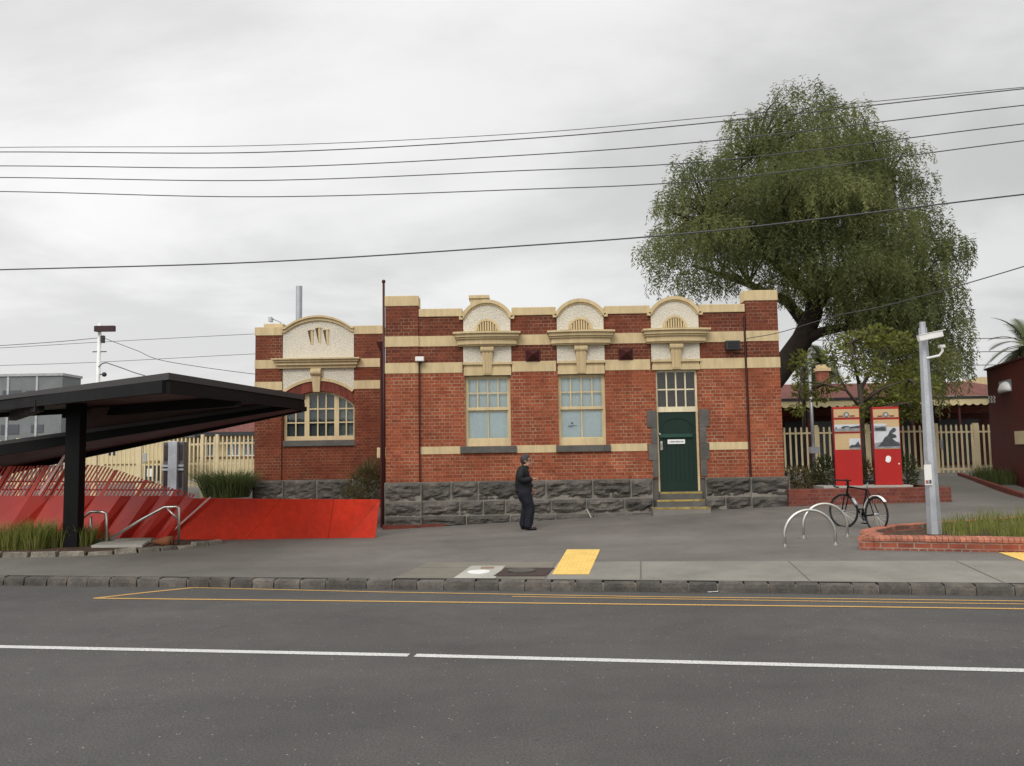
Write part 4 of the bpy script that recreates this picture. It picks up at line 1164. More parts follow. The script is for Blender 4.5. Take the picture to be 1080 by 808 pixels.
def bedp(px, py): p = ong(px, py); p.z += .05; return p
for px, py, n, h, s_, lab in ((-30, 583, 380, .62, .8, 'tall green grass tuft at the left edge of the photo'), (10, 582, 420, .60, .7, 'green grass tuft leftmost in the bed inside the frame'),
        (35, 581, 420, .66, .65, 'green grass tuft in front of the red wall, left of the black column'), (60, 579, 340, .52, .6, 'small green grass tuft just left of the foot of the black column'),
        (86, 578, 320, .50, .55, 'green grass tuft at the foot of the black column on its right'), (112, 576, 60, .34, .2, 'thin single grass sprout by the short handrail')):
    tuft('grass_tuft', bedp(px, py), n, h, s_, lab, m_grass, G)
def leafy(mb, c, rx, ry, rz, n, lw, ll, rnd, upright=.3, fn=None):
    c = Vector(c)
    for i in range(n):
        while True:
            u = Vector((rnd.uniform(-1,1), rnd.uniform(-1,1), rnd.uniform(-1,1)))
            if .25 < u.length < 1 and noise.noise(u*2.1 + c) > -.25: break
        p = c + Vector((u.x*rx, u.y*ry, u.z*rz))
        d = (u + Vector((rnd.uniform(-1,1), rnd.uniform(-1,1), rnd.uniform(-.6, .6) + upright))).normalized()
        s = d.orthogonal().normalized(); s = Matrix.Rotation(rnd.uniform(0, 6.28), 3, d) @ s
        l = ll*rnd.uniform(.6, 1.3); w = lw*rnd.uniform(.7, 1.2)
        t = .5 + .35*noise.noise(p*2) + rnd.uniform(-.3, .3)
        mb.add([p, p + d*l*.5 + s*w/2, p + d*l, p + d*l*.5 - s*w/2], [(0,1,2,3)], max(0, min(1, t)))
def shrub(name, c, parts, label, mat, cat='shrub', group=None, lw=.03, ll=.14, stems=6, up=.5, seed=1):
    rr = random.Random(seed); t = thing(name, c, label, cat, group); mb = MB(); sb = MB()
    for (dx, dy, dz, rx, ry, rz, n) in parts:
        q = Vector(c) + Vector((dx, dy, dz)); leafy(mb, q, rx, ry, rz, n, lw, ll, rr, up)
        for k in range(stems):
            e = q + Vector((rr.uniform(-1,1)*rx*.7, rr.uniform(-1,1)*ry*.7, rr.uniform(-.2,.7)*rz)); sb.tube([Vector(c), Vector(c).lerp(e, .5) + Vector((0,0,.06)), e], [.014, .010, .005], 4)
    mb.build('foliage', mat, t, recalc=False); sb.build('stem', m_bark_grey, t)
    return t
# strappy clump by the fence and the feathery shrub in the building corner
p = at(243, 524, 24.6); tuft('strappy_plant', (p.x, 24.3, p.z), 1500, .88, 1.25, 'dense dark green strappy clump behind the red wall by the beige fence', m_grass_dk, None, 'plant', .024, 1.0)
p = at(388, 530, 21.6); shrub('feathery_shrub', (p.x, 21.7, zf(p.x, 21.7)), [(0, 0, .85, .55, .5, .60, 1500), (.12, 0, 1.3, .36, .35, .36, 600), (-.45, .1, .6, .3, .3, .3, 350)],
    'olive and brown feathery shrub in the corner between wing and main building', m_leaf_olive, lw=.022, ll=.17, up=.7, seed=4)
# ------------------------------------------------------------------ left: beige fence, gate, grey box, platform building
YFl = 25.6
def palisade(name, pxs, ytop, ybot, Y, step, label, cat, pick_w=.045, posts=(), rails=(.14, .84), group=None, post_w=.09, post_up=.06, gate=False):
    x0, x1 = at(pxs[0], ytop[0], Y).x, at(pxs[1], ytop[1], Y).x
    zt0, zt1 = at(pxs[0], ytop[0], Y).z, at(pxs[1], ytop[1], Y).z; zb0 = at(pxs[0], ybot, Y).z
    zt = (zt0 + zt1)/2; t = thing(name, ((x0+x1)/2, Y, zb0), label, cat, group)
    mb = MB(); n = int((x1-x0)/step)
    for i in range(n+1):
        x = x0 + (x1-x0)*(i+.5)/(n+1); w = pick_w/2
        z = zb0 + .1
        mb.prism_y([(x-w, z), (x+w, z), (x+w, zt - .05), (x + w*.5, zt), (x - w*.5, zt), (x-w, zt - .05)], Y - .012, Y + .012)
    mb.build('pickets', m_fence, t)
    H_ = zt - zb0
    for k in rails: MB().box(x0, x1, Y + .0125, Y + .05, zt - H_*k - .03, zt - H_*k + .03).build('rail', m_fence, t)
    for px in posts:
        x = at(px, ytop[0], Y).x; MB().box(x - post_w/2, x + post_w/2, Y - .03, Y + .09, zb0 - .3, zt + post_up).build('post', m_fence, t, bevel=.01)
    if gate:
        for a in (x0 - .05, x1): MB().box(a, a + .05, Y + .0125, Y + .06, zb0 + .08, zt - .05).build('stile', m_fence, t)
        x = x0 + .06; MB().box(x - .04, x + .06, Y - .04, Y, zb0 + H_*.55, zb0 + H_*.72).build('lock_box', m_galv, t)
    return t
palisade('palisade_fence', (-160, 148), (466.5, 463), 518, YFl, .135, 'long beige palisade fence behind the red ramp screen', 'fence', posts=(-60, 20, 100, 147), rails=(.12, .9), post_w=.16)
palisade('palisade_gate', (151, 211), (463, 461), 518, YFl, .135, 'beige palisade gate behind the grey steel cabinet', 'gate', rails=(.13, .5, .9), gate=True)
palisade('palisade_fence', (215, 268.5), (460.6, 459.4), 518, YFl, .135, 'short beige palisade fence ending at the left wing of the brick building', 'fence', posts=(213.5, 229), rails=(.13, .5, .92))
a, b = at(173, 466.5, 24.4), at(194, 516, 24.4)
t = thing('steel_cabinet', ((a.x+b.x)/2, 24.4, b.z), 'grey steel cabinet with a pale central post in front of the beige gate', 'cabinet')
MB().box(a.x, b.x, 24.35, 24.7, b.z - .3, a.z).build('body', basic('slate_metal', (.10, .095, .10), .4, .15, 3), t, bevel=.015)
xm = at(184.3, 490, 24.4).x; MB().box(xm - .13, xm + .13, 24.22, 24.34, b.z - .3, a.z + .02).build('post', m_galv, t, bevel=.01)
mb = MB(); 
for f in (.42, .50): 
    z = b.z + (a.z-b.z)*f; mb.box(a.x - .01, b.x + .01, 24.30, 24.348, z - .03, z + .03)
mb.build('band', m_galv, t)
m_dp = basic('dark_panel', (.05, .035, .035), .15, .1)
for x0_, x1_ in ((a.x + .04, xm - .16), (xm + .16, b.x - .04)):
    for z0_, z1_ in ((b.z + .85, a.z - .08), (b.z + .05, b.z + .6)): MB().box(x0_, x1_, 24.335, 24.348, z0_, z1_).build('glass_panel', m_dp, t)
# platform building beyond
YP = 40.0
z0 = .7; q0, q1 = at(92, 470, YP), at(330, 470, YP)
t = thing('platform_building', ((q0.x+q1.x)/2, YP + 3, z0), 'cream platform building with red hipped roof seen through the beige fence', 'building')
zwt = at(200, 457.5, YP).z
mb = MB(); wn = []
for px in (196, 218, 245, 262, 285): wn.append((at(px-7, 475, YP).x, at(px+7, 475, YP).x, at(200, 482, YP).z, at(200, 464, YP).z))
MB().wall(at(186, 470, YP).x, q1.x, z0 - .5, zwt, YP, YP + .3, wn).build('wall', m_cream_wall, t)
MB().box(at(186, 470, YP).x + .02, q1.x - .02, YP + .31, YP + 5, z0 - .5, zwt - .02).build('wall', m_cream_wall, t)
for w_ in wn:
    o = MB().wall(w_[0], w_[1], w_[2], w_[3], YP + .05, YP + .12, [(w_[0] + .05, (w_[0]+w_[1])/2 - .03, w_[2] + .05, w_[3] - .05), ((w_[0]+w_[1])/2 + .03, w_[1] - .05, w_[2] + .05, w_[3] - .05)]).build('window', m_white, t)
    MB().box(w_[0] + .01, w_[1] - .01, YP + .13, YP + .15, w_[2], w_[3]).build('pane', basic('window_grey', (.20, .26, .30), .15, .2), o)
mb = MB(); mb.box(at(186, 470, YP).x, q1.x, YP - .03, YP, at(200, 484.5, YP).z, at(200, 482, YP).z); mb.build('brown_band', basic('brown_paint', (.17, .10, .04), .6), t)
e0, e1 = at(180, 457.5, YP - .6), at(335, 457.5, YP - .6); r_0, r_1 = at(212, 441, YP + 3), at(300, 439, YP + 3)
mb = MB(); yb = YP + 6.6; zE = e0.z
mb.add([(e0.x, YP-.6, zE), (e1.x, YP-.6, zE), (e1.x, yb, zE), (e0.x, yb, zE), (r_0.x, YP+3, r_0.z), (r_1.x, YP+3, r_0.z)], [(0,1,5,4),(1,2,5),(2,3,4,5),(3,0,4),(3,2,1,0)])
mb.build('roof', m_roof_red, t); mb = MB(); mb.box(e0.x - .05, e1.x + .05, YP - .68, YP - .58, zE - .14, zE + .04); mb.build('gutter', m_dkgrey, t)
# lower platform wall, and a cream shed to its left
q0, q1 = at(92, 458, YP - 3), at(180, 458, YP - 3)
t = thing('station_shed', ((q0.x+q1.x)/2, YP - 1, z0), 'plain cream shed with small windows behind the fence and the black column', 'building')
zt = at(120, 462, YP - 3).z
MB().box(q0.x, q1.x, YP - 3, YP, z0 - .5, zt).build('wall', m_cream_wall, t); MB().box(q0.x - .2, q1.x + .2, YP - 3.2, YP + .2, zt + .003, zt + .12).build('roof', m_roof_metal, t)
for px in (116, 121): 
    c = at(px, 478, YP - 3); MB().box(c.x - .08, c.x + .08, YP - 3.02, YP - 2.9, c.z - .1, c.z + .1).build('window', m_dkgrey, t)
c = at(110, 490, YP - 3); MB().box(c.x, c.x + 2.6, YP - 3.03, YP - 2.9, c.z - .04, c.z + .02).build('vent_strip', basic('brown_strip', (.2, .13, .06)), t)
c = at(163, 500, YP - 3.2); t = thing('ticket_machine', (c.x, YP - 3.4, z0), 'small dark ticket machine with a yellow top behind the beige gate', 'ticket machine')
MB().box(c.x - .28, c.x + .28, YP - 3.6, YP - 3.25, z0 - .3, c.z + .45).build('body', m_dkgrey, t, bevel=.02); MB().box(c.x - .3, c.x + .3, YP - 3.62, YP - 3.23, c.z + .453, c.z + .60).build('header', m_nosing, t); MB().box(c.x - .15, c.x + .1, YP - 3.63, YP - 3.61, c.z - .1, c.z + .25).build('screen', m_white, t)
# far grey building at the left
YG = 70
a, b = at(-150, 399, YG), at(66, 396.3, YG)
t = thing('grey_building', ((a.x+b.x)/2, YG + 6, 0), 'long grey panelled building far behind the canopy at the left', 'building')
MB().box(a.x, b.x, YG, YG + 3, -.2, b.z).build('wall', m_grey_clad, t)
MB().box(a.x - .1, b.x + .1, YG - .12, YG + 3.1, b.z + .003, b.z + .22).build('parapet', basic('white_grey', (.38, .39, .40)), t)
for px in (-60, -20, 9, 39.5):
    x = at(px, 400, YG).x; MB().box(x - .09, x + .09, YG - .07, YG - .003, 0, b.z).build('panel_joint', basic('joint_white', (.42, .43, .44)), t)
for px0, px1, y0, y1 in ((1, 20, 448, 458), (33, 46, 448, 456), (-40, -12, 448, 460), (3, 22, 412, 420), (50, 66, 412, 420), (28, 46, 412, 420)):
    p, q = at(px0, y0, YG), at(px1, y1, YG); MB().box(p.x, q.x, YG - .05, YG - .003, q.z, p.z).build('window', basic('far_pane', (.08, .09, .10), .2), t)
# white mast with dark sign box, and rail-side wires
YM = 45
b0, t0 = at(103.5, 520, YM), at(105.5, 341, YM)
t = thing('signal_mast', (b0.x, YM, .7), 'white mast with a dark rectangular box on top behind the black canopy', 'mast')
MB().tube([(t0.x - .08, YM, .5), (t0.x, YM, t0.z)], [.13, .10], 10).build('pole', m_white, t, smooth=True)
a, b = at(100.5, 344, YM - .2), at(121.5, 349.7, YM - .2); o = MB().box(a.x, b.x, YM - .35, YM - .12, b.z, a.z).build('sign_box', basic('dark_brown_box', (.045, .02, .02), .5), t, bevel=.02)
mb = MB(); q = at(105, 371, YM); MB().bar((q.x - .38, YM, q.z), (q.x + .38, YM, q.z), .05, .05).build('cross_arm', m_dkgrey, t); q = at(107, 356, YM); MB().box(q.x, q.x + .16, YM - .1, YM + .1, q.z - .3, q.z + .1).build('insulator', m_dkgrey, t); MB().tube([at(104, 387, YM-.1), at(108, 383.5, YM-.1), at(112, 382.5, YM-.1)], .03, 5).build('cable_bend', m_dkgrey, t)
mb = MB(); q = at(109, 395, YM - .1); mb.tube([(q.x - .2, YM-.1, q.z), (q.x - .02, YM - .1, q.z)], .03, 5); mb.ball((q.x + .05, YM - .1, q.z), .13); mb.build('horn', m_dkgrey, t)

def cable(name, pts, r, label, group):
    """smooth cable through (px, py, Y) points"""
    P = [at(*p) for p in pts]; out = []
    n = len(P)
    for i in range(n - 1):
        p0, p1, p2, p3 = P[max(i-1,0)], P[i], P[i+1], P[min(i+2,n-1)]
        for k in range(10):
            t = k/10
            out.append(.5*((2*p1) + (p2-p0)*t + (2*p0-5*p1+4*p2-p3)*t*t + (3*p1-p0-3*p2+p3)*t*t*t))
    out.append(P[-1])
    return tag(MB().tube(out, r*.85, 6).build(name, m_wire, smooth=True), label, 'cable', group)
def along(px, off=0):  # depth of a line above the kerb
    # solve Y for column px on line y = yk(x)+off
    k = (px - CX)/F
    return (KL.y - KL.x*ROAD_M + off) / (1 - k*ROAD_M)
W = [((155.5, 153.6, 141.5, 123, 92), .006, 'thin topmost power line running across the sky just above a thicker one'), ((160.3, 160.8, 147.2, 128.6, 93.6), .009, 'second power line from the top across the sky, close under a thinner one'),
     ((175, 176.6, 164.4, 148, 111), .0085, 'third power line from the top across the sky and the tall tree'), ((187.2, 190.4, 180.4, 169.2, 130.6), .0085, 'fourth power line from the top across the sky and the tall tree'),
     ((202, 207.6, 200.2, 189, 148.4), .0085, 'fifth power line from the top, lowest of the upper bunch'), ((284.5, 276.6, 260, 243, 205), .0115, 'thick lowest power line, well below the upper bunch')]
for ys, r, lab in W:
    cols = [0, 270, 540, 757, 1080]; off = {.006: .3, .0115: -.5}.get(r, 0)
    ext0 = ys[0] + (ys[0]-ys[1])*.9 + 3; ext1 = ys[4] + (ys[4]-ys[3])*.85
    pts = [(-300, ext0 if ys[0] < 250 else 292, along(-300, off))] + [(c, y, along(c, off)) for c, y in zip(cols, ys)] + [(1380, ext1, along(1380, off))]
    cable('power_line', pts, r, lab, 'overhead lines along the road')
cable('service_wire', [(787.5, 357, YF - .06), (823, 350.5, 18.8), (880, 333.5, 16.9), (940, 321, 15), (1080, 281, 12.3), (1250, 225, 10.4)], .010, 'black service wire from the right pier of the brick facade up to the road', None)
RWG = 'railway wires behind the building'
cable('railway_wire', [(-80, 368.5, YM), (0, 364.5, YM), (60, 360.5, YM), (103, 356.5, YM)], .02, 'curved railway wire meeting the white mast from the left near its top', RWG)
cable('railway_wire', [(-80, 370, YM+1), (0, 367, YM+1), (103, 361, YM+1), (268, 352.3, YM+1), (420, 346, YM+1)], .016, 'long railway wire passing behind the white mast, upper one', RWG)
cable('railway_wire', [(-80, 388, YM+1), (0, 385.5, YM+1), (103, 382, YM+1), (268, 373.3, YM+1), (420, 367, YM+1)], .016, 'long railway wire passing behind the white mast, lower one', RWG)
cable('railway_wire', [(108, 356, YM), (144, 369.6, YM), (175, 381, YM), (268, 394.5, YM), (340, 400, YM)], .02, 'railway wire sagging right from the top of the white mast', RWG)
cable('railway_wire', [(112, 382.5, YM), (128, 388, YM), (145, 394, YM), (180, 404, YM)], .03, 'thick cable running down right from low on the white mast', RWG)
for y, lab in ((357, 'uppermost'), (371, 'middle'), (385, 'lowest')):
    cable('railway_wire', [(840, y + 2, 52), (960, y + .8, 52), (1040, y, 52), (1200, y - 2, 52)], .028, lab + ' of the three railway wires at the right by the palm', RWG)
# ------------------------------------------------------------------ right: planters, panels, fence, station behind
YP1 = 20.25
a = ong(827, 534); b = at(1004, 535, YP1)
pl1 = thing('brick_planter', (9.0, 21.5, zf(9, 20.3)), 'dark red brick planter bed behind the bicycle, carrying two red panels', 'planter')
x0 = xR + .02; x1 = at(1003.5, 525, YP1).x
zt = at(930, 514.5, YP1).z; ztr = at(985, 518, YP1).z
mb = MB(); mb.box(x0, x1, YP1, YP1 + .23, -.1, zt - .005); mb.box(x1 - .23, x1, YP1 + .231, 24.6, -.1, zt - .005)
mb.build('wall', m_planter_dark, pl1)
mb = MB(); mb.box(x0, x1 - .24, YP1 + .232, 24.5, -.1, zt - .09); mb.build('soil', m_mulch, pl1)
pa, pb = at(868, 515, YP1 + .3), at(962, 515, YP1 + .3)
MB().box(pa.x, pb.x, YP1 + .24, YP1 + .95, zt - .1, zt + .045).build('concrete_footing', m_conc_pale, pl1, bevel=.012)
def info_panel(px0, px1, pxm0, y0, y1, label, variant):
    Y = YP1 + .45; a, b = at(px0, y0, Y), at(px1, y1, Y); xf = at(pxm0, y0, Y).x
    zt_, zb_ = a.z, zt + .045; xm = (xf + b.x)/2
    t = thing('information_panel', (xm, Y, zb_), label, 'information panel', 'red information panels on the planter')
    # body slightly turned: its dark left flank shows
    ang = R(-14); M = Matrix.Translation((xm, Y, 0)) @ Matrix.Rotation(ang, 4, 'Z'); w = (b.x - a.x)/2/math.cos(ang)*.89; D = .16
    def bx(name, x0, x1, z0, z1, y0, y1, mat, par, bevel=0):
        return MB().box(x0, x1, y0, y1, z0, z1, mat=M).build(name, mat, par, bevel=bevel)
    Hh = zt_ - zb_
    body = bx('body', -w, w, zb_, zt_, -D/2, D/2, m_red_panel, t, .008)
    zs = zb_ + Hh*(.455 if variant == 0 else .46)
    tan = basic('tan_print', (.50, .36, .19), .5, .08, 2, 20, bump=0) if variant == 0 else bpy.data.materials['tan_print']
    g = w*.06
    bx('header_print', -w + g, w - g, zt_ - Hh*.145, zt_ - Hh*.03, -D/2 - .006, -D/2 - .001, tan, t)
    bx('main_print', -w + g, w - g, zs, zt_ - Hh*.165, -D/2 - .006, -D/2 - .001, tan, t)
    # emblem: winged roundel
    mb = MB(); zc = zt_ - Hh*.10
    pts = [(w*.22*math.cos(k*math.pi/10), zc + w*.22*math.sin(k*math.pi/10)) for k in range(20)]
    mb.prism_y(pts, -D/2 - .012, -D/2 - .0065); 
    ml = MB(); ml.box(-w*.62, -w*.24, -D/2 - .011, -D/2 - .0068, zc - .055, zc - .02); ml.box(w*.24, w*.62, -D/2 - .011, -D/2 - .0068, zc - .055, zc - .02); ml.box(-w + g, w - g, -D/2 - .010, -D/2 - .0068, zt_ - Hh*.145, zt_ - Hh*.135)
    for q in (mb, ml): q.v = [tuple(M @ Vector(v)) for v in q.v]
    mb.build('emblem', basic('print_grey', (.16, .16, .16), .5), t); ml.build('emblem_wing', basic('print_red', (.22, .05, .04), .5), t)
    mb = MB(); pts = [(w*.11*math.cos(k*math.pi/8), zc + w*.11*math.sin(k*math.pi/8)) for k in range(16)]; mb.prism_y(pts, -D/2 - .016, -D/2 - .0125); mb.v = [tuple(M @ Vector(v)) for v in mb.v]; mb.build('emblem_disc', basic('print_pale', (.45, .45, .43), .5), t)
    pale = basic('photo_pale', (.52, .54, .56), .5, .1, 3, 20, bump=0); mid = basic('photo_mid', (.24, .25, .27), .5, .35, 8, 30, bump=0); dk = basic('photo_dark', (.055, .06, .065), .5, .4, 9, 40, bump=0)
    def photo(x0, x1, z0, z1, shapes, name='photo'):
        o = bx(name, x0, x1, z0, z1, -D/2 - .010, -D/2 - .0065, pale, t)
        for lay, (mt, poly) in enumerate(shapes):
            m = MB(); m.prism_y([(x0 + (x1-x0)*u, z0 + (z1-z0)*v) for u, v in poly], -D/2 - .014 - lay*.003, -D/2 - .0105 - lay*.003)
            m.v = [tuple(M @ Vector(v)) for v in m.v]; m.build('photo_ink', mt, o)
    top = zt_ - Hh*.165
    if variant == 0:
        photo(-w + g, w - g, zs + Hh*.235, top - Hh*.06, [(mid, [(0,0),(1,0),(1,.45),(.5,.42),(0,.38)]), (dk, [(.03,.40),(.10,.40),(.10,.58),(.06,.62),(.03,.55)]), (dk, [(.28,.42),(.28,.62),(.38,.76),(.55,.74),(.62,.62),(1,.80),(1,.44),(.62,.42),(.6,.55),(.42,.55),(.4,.42)])])
        photo(w*.12, w - g, zs + Hh*.008, zs + Hh*.14, [(mid, [(0,0),(1,0),(1,.3),(0,.3)]), (dk, [(0,.2),(.2,.4),(.5,.38),(.7,.6),(.8,.75),(.95,.4),(1,.3),(1,.15),(0,.12)])])
        bx('print_bar', -w + g, w - g, zs + Hh*.205, zs + Hh*.228, -D/2 - .0095, -D/2 - .0065, m_red_side, t)
    else:
        photo(-w + g, w - g, zs + Hh*.008, zs + Hh*.28, [(mid, [(0,0),(1,0),(1,.30),(.5,.34),(0,.25)]), (dk, [(.12,.08),(.3,.3),(.42,.52),(.55,.62),(.62,.80),(.78,.97),(.88,.90),(.84,.78),(.70,.70),(.86,.62),(.88,.50),(.70,.46),(.82,.34),(1,.2),(1,.1)])])
        photo(-w + g, w*.02, zs + Hh*.225, zs + Hh*.325, [(mid, [(.02,.04),(.98,.04),(.98,.72),(.02,.72)]), (dk, [(.1,.1),(.9,.1),(.9,.5),(.6,.6),(.3,.45),(.1,.5)])])
        m = MB(); c = Vector((w*.02, 0, zs - Hh*.13)); m.prism_y([(c.x + .075*math.cos(k*math.pi/7 + .5)*(1 if k % 7 < 4 else .8), c.z + .085*math.sin(k*math.pi/7 + .5)) for k in range(14)], -D/2 - .006, -D/2 - .001); m.v = [tuple(M @ Vector(v)) for v in m.v]; m.build('torn_sticker', m_white, t)
        m = MB(); m.prism_y([(w*.8 + .02*math.cos(k), zs - Hh*.19 + .02*math.sin(k)) for k in range(6)], -D/2 - .005, -D/2 - .001); m.v = [tuple(M @ Vector(v)) for v in m.v]; m.build('torn_sticker', m_white, t)
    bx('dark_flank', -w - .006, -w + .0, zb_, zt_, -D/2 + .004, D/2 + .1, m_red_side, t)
    return t
info_panel(875.5, 908.5, 879, 429.5, 513, 'left red information panel with two framed prints and a plain red base', 0)
info_panel(917, 950, 920.5, 429.5, 513, 'right red information panel, the one with a torn white sticker on its red base', 1)

# curved low brick planter at the right
front0, front1 = ong(918, 580.2), ong(1090, 583.4)
ztop = at(990, 564.3, front0.y).z
tipx = at(909.5, 570, 14.6)
fd = (front1 - front0); fd.z = 0; fd.normalize()
p_out = []
A_ = front0 - fd*.0; P_ = [A_ + fd*s for s in (14, 9, 6, 4, 3, 2, 1, .5, .0)]
B_ = onz(936, 553.3, ztop); 
p_out = [(p.x, p.y) for p in P_]
# rounded left tip then back edge running right and away
tip = onz(911.5, 560.6, ztop)
p_out += [(A_.x - .16, A_.y + .06), (tip.x - .03, tip.y - .28), (tip.x - .03, tip.y + .02), (tip.x + .10, tip.y + .35), (B_.x - .20, B_.y - .18), (B_.x, B_.y)]
bd = (onz(1005, 548.8, ztop) - B_); bd.z = 0; bd.normalize()
p_out += [(B_.x + bd.x*s, B_.y + bd.y*s) for s in (.6, 1.2, 2, 3.5, 6, 10, 13)]
pl2 = thing('brick_planter', (A_.x + 1.5, A_.y + .6, zf(A_.x, A_.y)), 'low curved brick planter with an orange brick rim around the steel pole', 'planter')
def offs(poly, d):
    n = len(poly); out = []
    for i in range(n):
        p, q, r_ = Vector(poly[i-1] if i else poly[0]), Vector(poly[i]), Vector(poly[min(i+1, n-1)])
        t = (r_ - p).normalized(); out.append((q.x + t.y*d, q.y - t.x*d))
    return out
inn = offs(p_out, .23) if False else offs(p_out, .23)
def area(pl): return sum(pl[i-1][0]*pl[i][1] - pl[i][0]*pl[i-1][1] for i in range(len(pl)))/2
if abs(area(inn)) > abs(area(p_out)): inn = offs(p_out, -.23)
sg = .23 if inn == offs(p_out, .23) else -.23
out_cap = offs(p_out, -sg*.10)
def ring(mb, A, B, z0, z1, tint=None):
    for i in range(len(A)-1):
        mb.prism_z([A[i], A[i+1], B[i+1], B[i]], z0, z1, tint)
capb = ztop - .075
mb = MB()
n = len(p_out)
g = lambda z: z
vs = []; 
for (x, y), (u, v) in zip(p_out, inn): vs += [(x, y, zf(x, y) - .1), (x, y, capb), (u, v, capb), (u, v, zf(u, v) - .1)]
mb.add(vs, [(4*i+k, 4*i+k+1, 4*i+k+5, 4*i+k+4) for i in range(n-1) for k in range(3)])
mb.build('wall', m_planter, pl2)
# bullnose cap bricks across the wall
mb = MB()
def resample(P, step):
    P = [Vector(p) for p in P]; L = [0]
    for a, b in zip(P[:-1], P[1:]): L.append(L[-1] + (b-a).length)
    n = int(L[-1]/step); out = []
    for k in range(n+1):
        s = L[-1]*k/n; j = max(i for i in range(len(L)) if L[i] <= s + 1e-9); j = min(j, len(P)-2)
        out.append(P[j].lerp(P[j+1], (s - L[j])/max(1e-9, L[j+1]-L[j])))
    return out, n
tot, n = resample(out_cap, .085)
Pi = [Vector(p) for p in inn]; Pl = [Vector(p) for p in out_cap]; La = [0]
for a, b in zip(Pl[:-1], Pl[1:]): La.append(La[-1] + (b-a).length)
def pair(s):
    j = max(i for i in range(len(La)) if La[i] <= s + 1e-9); j = min(j, len(Pl)-2); u = (s - La[j])/max(1e-9, La[j+1]-La[j])
    return Pl[j].lerp(Pl[j+1], u), Pi[j].lerp(Pi[j+1], u)
rr = random.Random(8)
for k in range(n):
    a, c = pair(La[-1]*(k+.06)/n); b, d = pair(La[-1]*(k+.94)/n); dz = rr.uniform(-.003, .003)
    a1, b1 = a.lerp(c, .12), b.lerp(d, .12)
    mb.add([(*a, capb), (*b, capb), (*b, ztop-.035+dz), (*a, ztop-.035+dz), (*b1, ztop+dz), (*a1, ztop+dz), (*d, ztop+dz), (*c, ztop+dz), (*d, capb), (*c, capb)],
           [(0,1,2,3),(3,2,4,5),(5,4,6,7),(7,6,8,9),(0,3,5,7,9),(1,8,6,4,2)], rr.random())
mb.build('rim', m_planter_cap, pl2)
mb = MB(); ring(mb, p_out, inn, capb + .002, ztop - .012); mb.build('rim_mortar', m_mortar, pl2)
mb = MB(); mb.add([(x, y, ztop - .10) for x, y in inn], [tuple(range(len(inn)))]); mb.build('soil', m_mulch, pl2, recalc=False)
# rough grass inside: nobody could count it
mb = MB(); rr = random.Random(21)
def inside(p, poly):
    c = False; n = len(poly)
    for i in range(n):
        (x0, y0), (x1, y1) = poly[i-1], poly[i]
        if (y0 > p[1]) != (y1 > p[1]) and p[0] < (x1-x0)*(p[1]-y0)/(y1-y0) + x0: c = not c
    return c
k = 0
while k < 1700:
    x = rr.uniform(A_.x + .9, A_.x + 10); y = rr.uniform(A_.y - 3.2, A_.y + 4)
    if not inside((x, y), inn): continue
    dx = x - A_.x; k += 1
    dens = noise.noise(Vector((x*1.3, y*1.3, 4))) + min(1, (dx - 1.0)/1.6) - .55
    if rr.random() > .35 + dens: continue
    blades(mb, (x, y, ztop - .10), 9, (.18 + .24*min(1, max(0, dx-.8)/2)) * rr.uniform(.5, 1.2), .22, .011, .5, rr)
tag(mb.build('rough_grass', m_grass, recalc=False), 'green and straw coloured rough grass filling the curved brick planter', 'grass', kind='stuff')
# ------------------------------------------------------------------ steel camera pole
pb = onz(985.5, 563, ztop - .1); pt = at(972.2, 338, pb.y); Yp = pb.y
pb0 = at(985.5, 563, Yp)
pole = thing('camera_pole', (pb0.x, Yp, ztop - .1), 'tapered galvanised steel pole with a white security camera rising from the curved planter', 'pole')
r0_ = (at(993, 555, Yp).x - at(978.3, 555, Yp).x)/2; r1_ = (at(979, 350, Yp).x - at(970.2, 350, Yp).x)/2
zt_ = at(974, 346, Yp).z
lx = pb0.x + .0
MB().tube([(lx, Yp, ztop - .3), (lx, Yp, ztop + .0), (lx + .0, Yp, zt_)], [r0_*1.06, r0_*1.02, r1_*.98], 8).build('shaft', m_galv, pole)
MB().tube([(lx, Yp, zt_), (lx, Yp, zt_ + .11)], r1_*.72, 12).build('spigot', m_galv, pole)
za = at(975, 375, Yp).z
mb = MB(); mb.tube([(lx, Yp - r1_, za - .06), (lx + .20, Yp - r1_ - .06, za - .02), (lx + .255, Yp - r1_ - .08, za + .06), (lx + .24, Yp - r1_ - .08, za + .16)], .022, 8); mb.box(lx + .20, lx + .29, Yp - r1_ - .12, Yp - r1_ - .04, za + .12, za + .17); mb.build('bracket', m_white, pole)
ca, cb = at(968.5, 357.5, Yp - .25), at(993.5, 352.3, Yp - .30); 
hw_ = .062
cam_o = MB().bar(ca, cb, .13, .105).build('security_camera', m_white, pole, bevel=.014)
MB().bar(ca - (cb-ca)*.02 + Vector((0,0,.062)), cb + (cb-ca)*.10 + Vector((0,0,.062)), .15, .012).build('sunshield', m_white, cam_o)
ld = (cb-ca).normalized(); MB().tube([cb, cb + ld*.012], .04, 10).build('lens', m_rubber, cam_o)
a, b = at(974.8, 490, Yp - r0_ - .02), at(983.8, 511.5, Yp - r0_ - .02)
ps = thing('poster', ((a.x+b.x)/2, Yp - r0_ - .02, b.z), 'white paper notice taped to the steel pole', 'notice')
yy = Yp - r0_ - .004
MB().box(a.x, b.x, yy - .006, yy, b.z, a.z).build('sheet', m_white, ps)
mb = MB(); mb.box(a.x + .012, (a.x+b.x)/2, yy - .0085, yy - .0065, b.z + .02, b.z + .085); mb.build('picture', basic('notice_red', (.35, .16, .12)), ps)
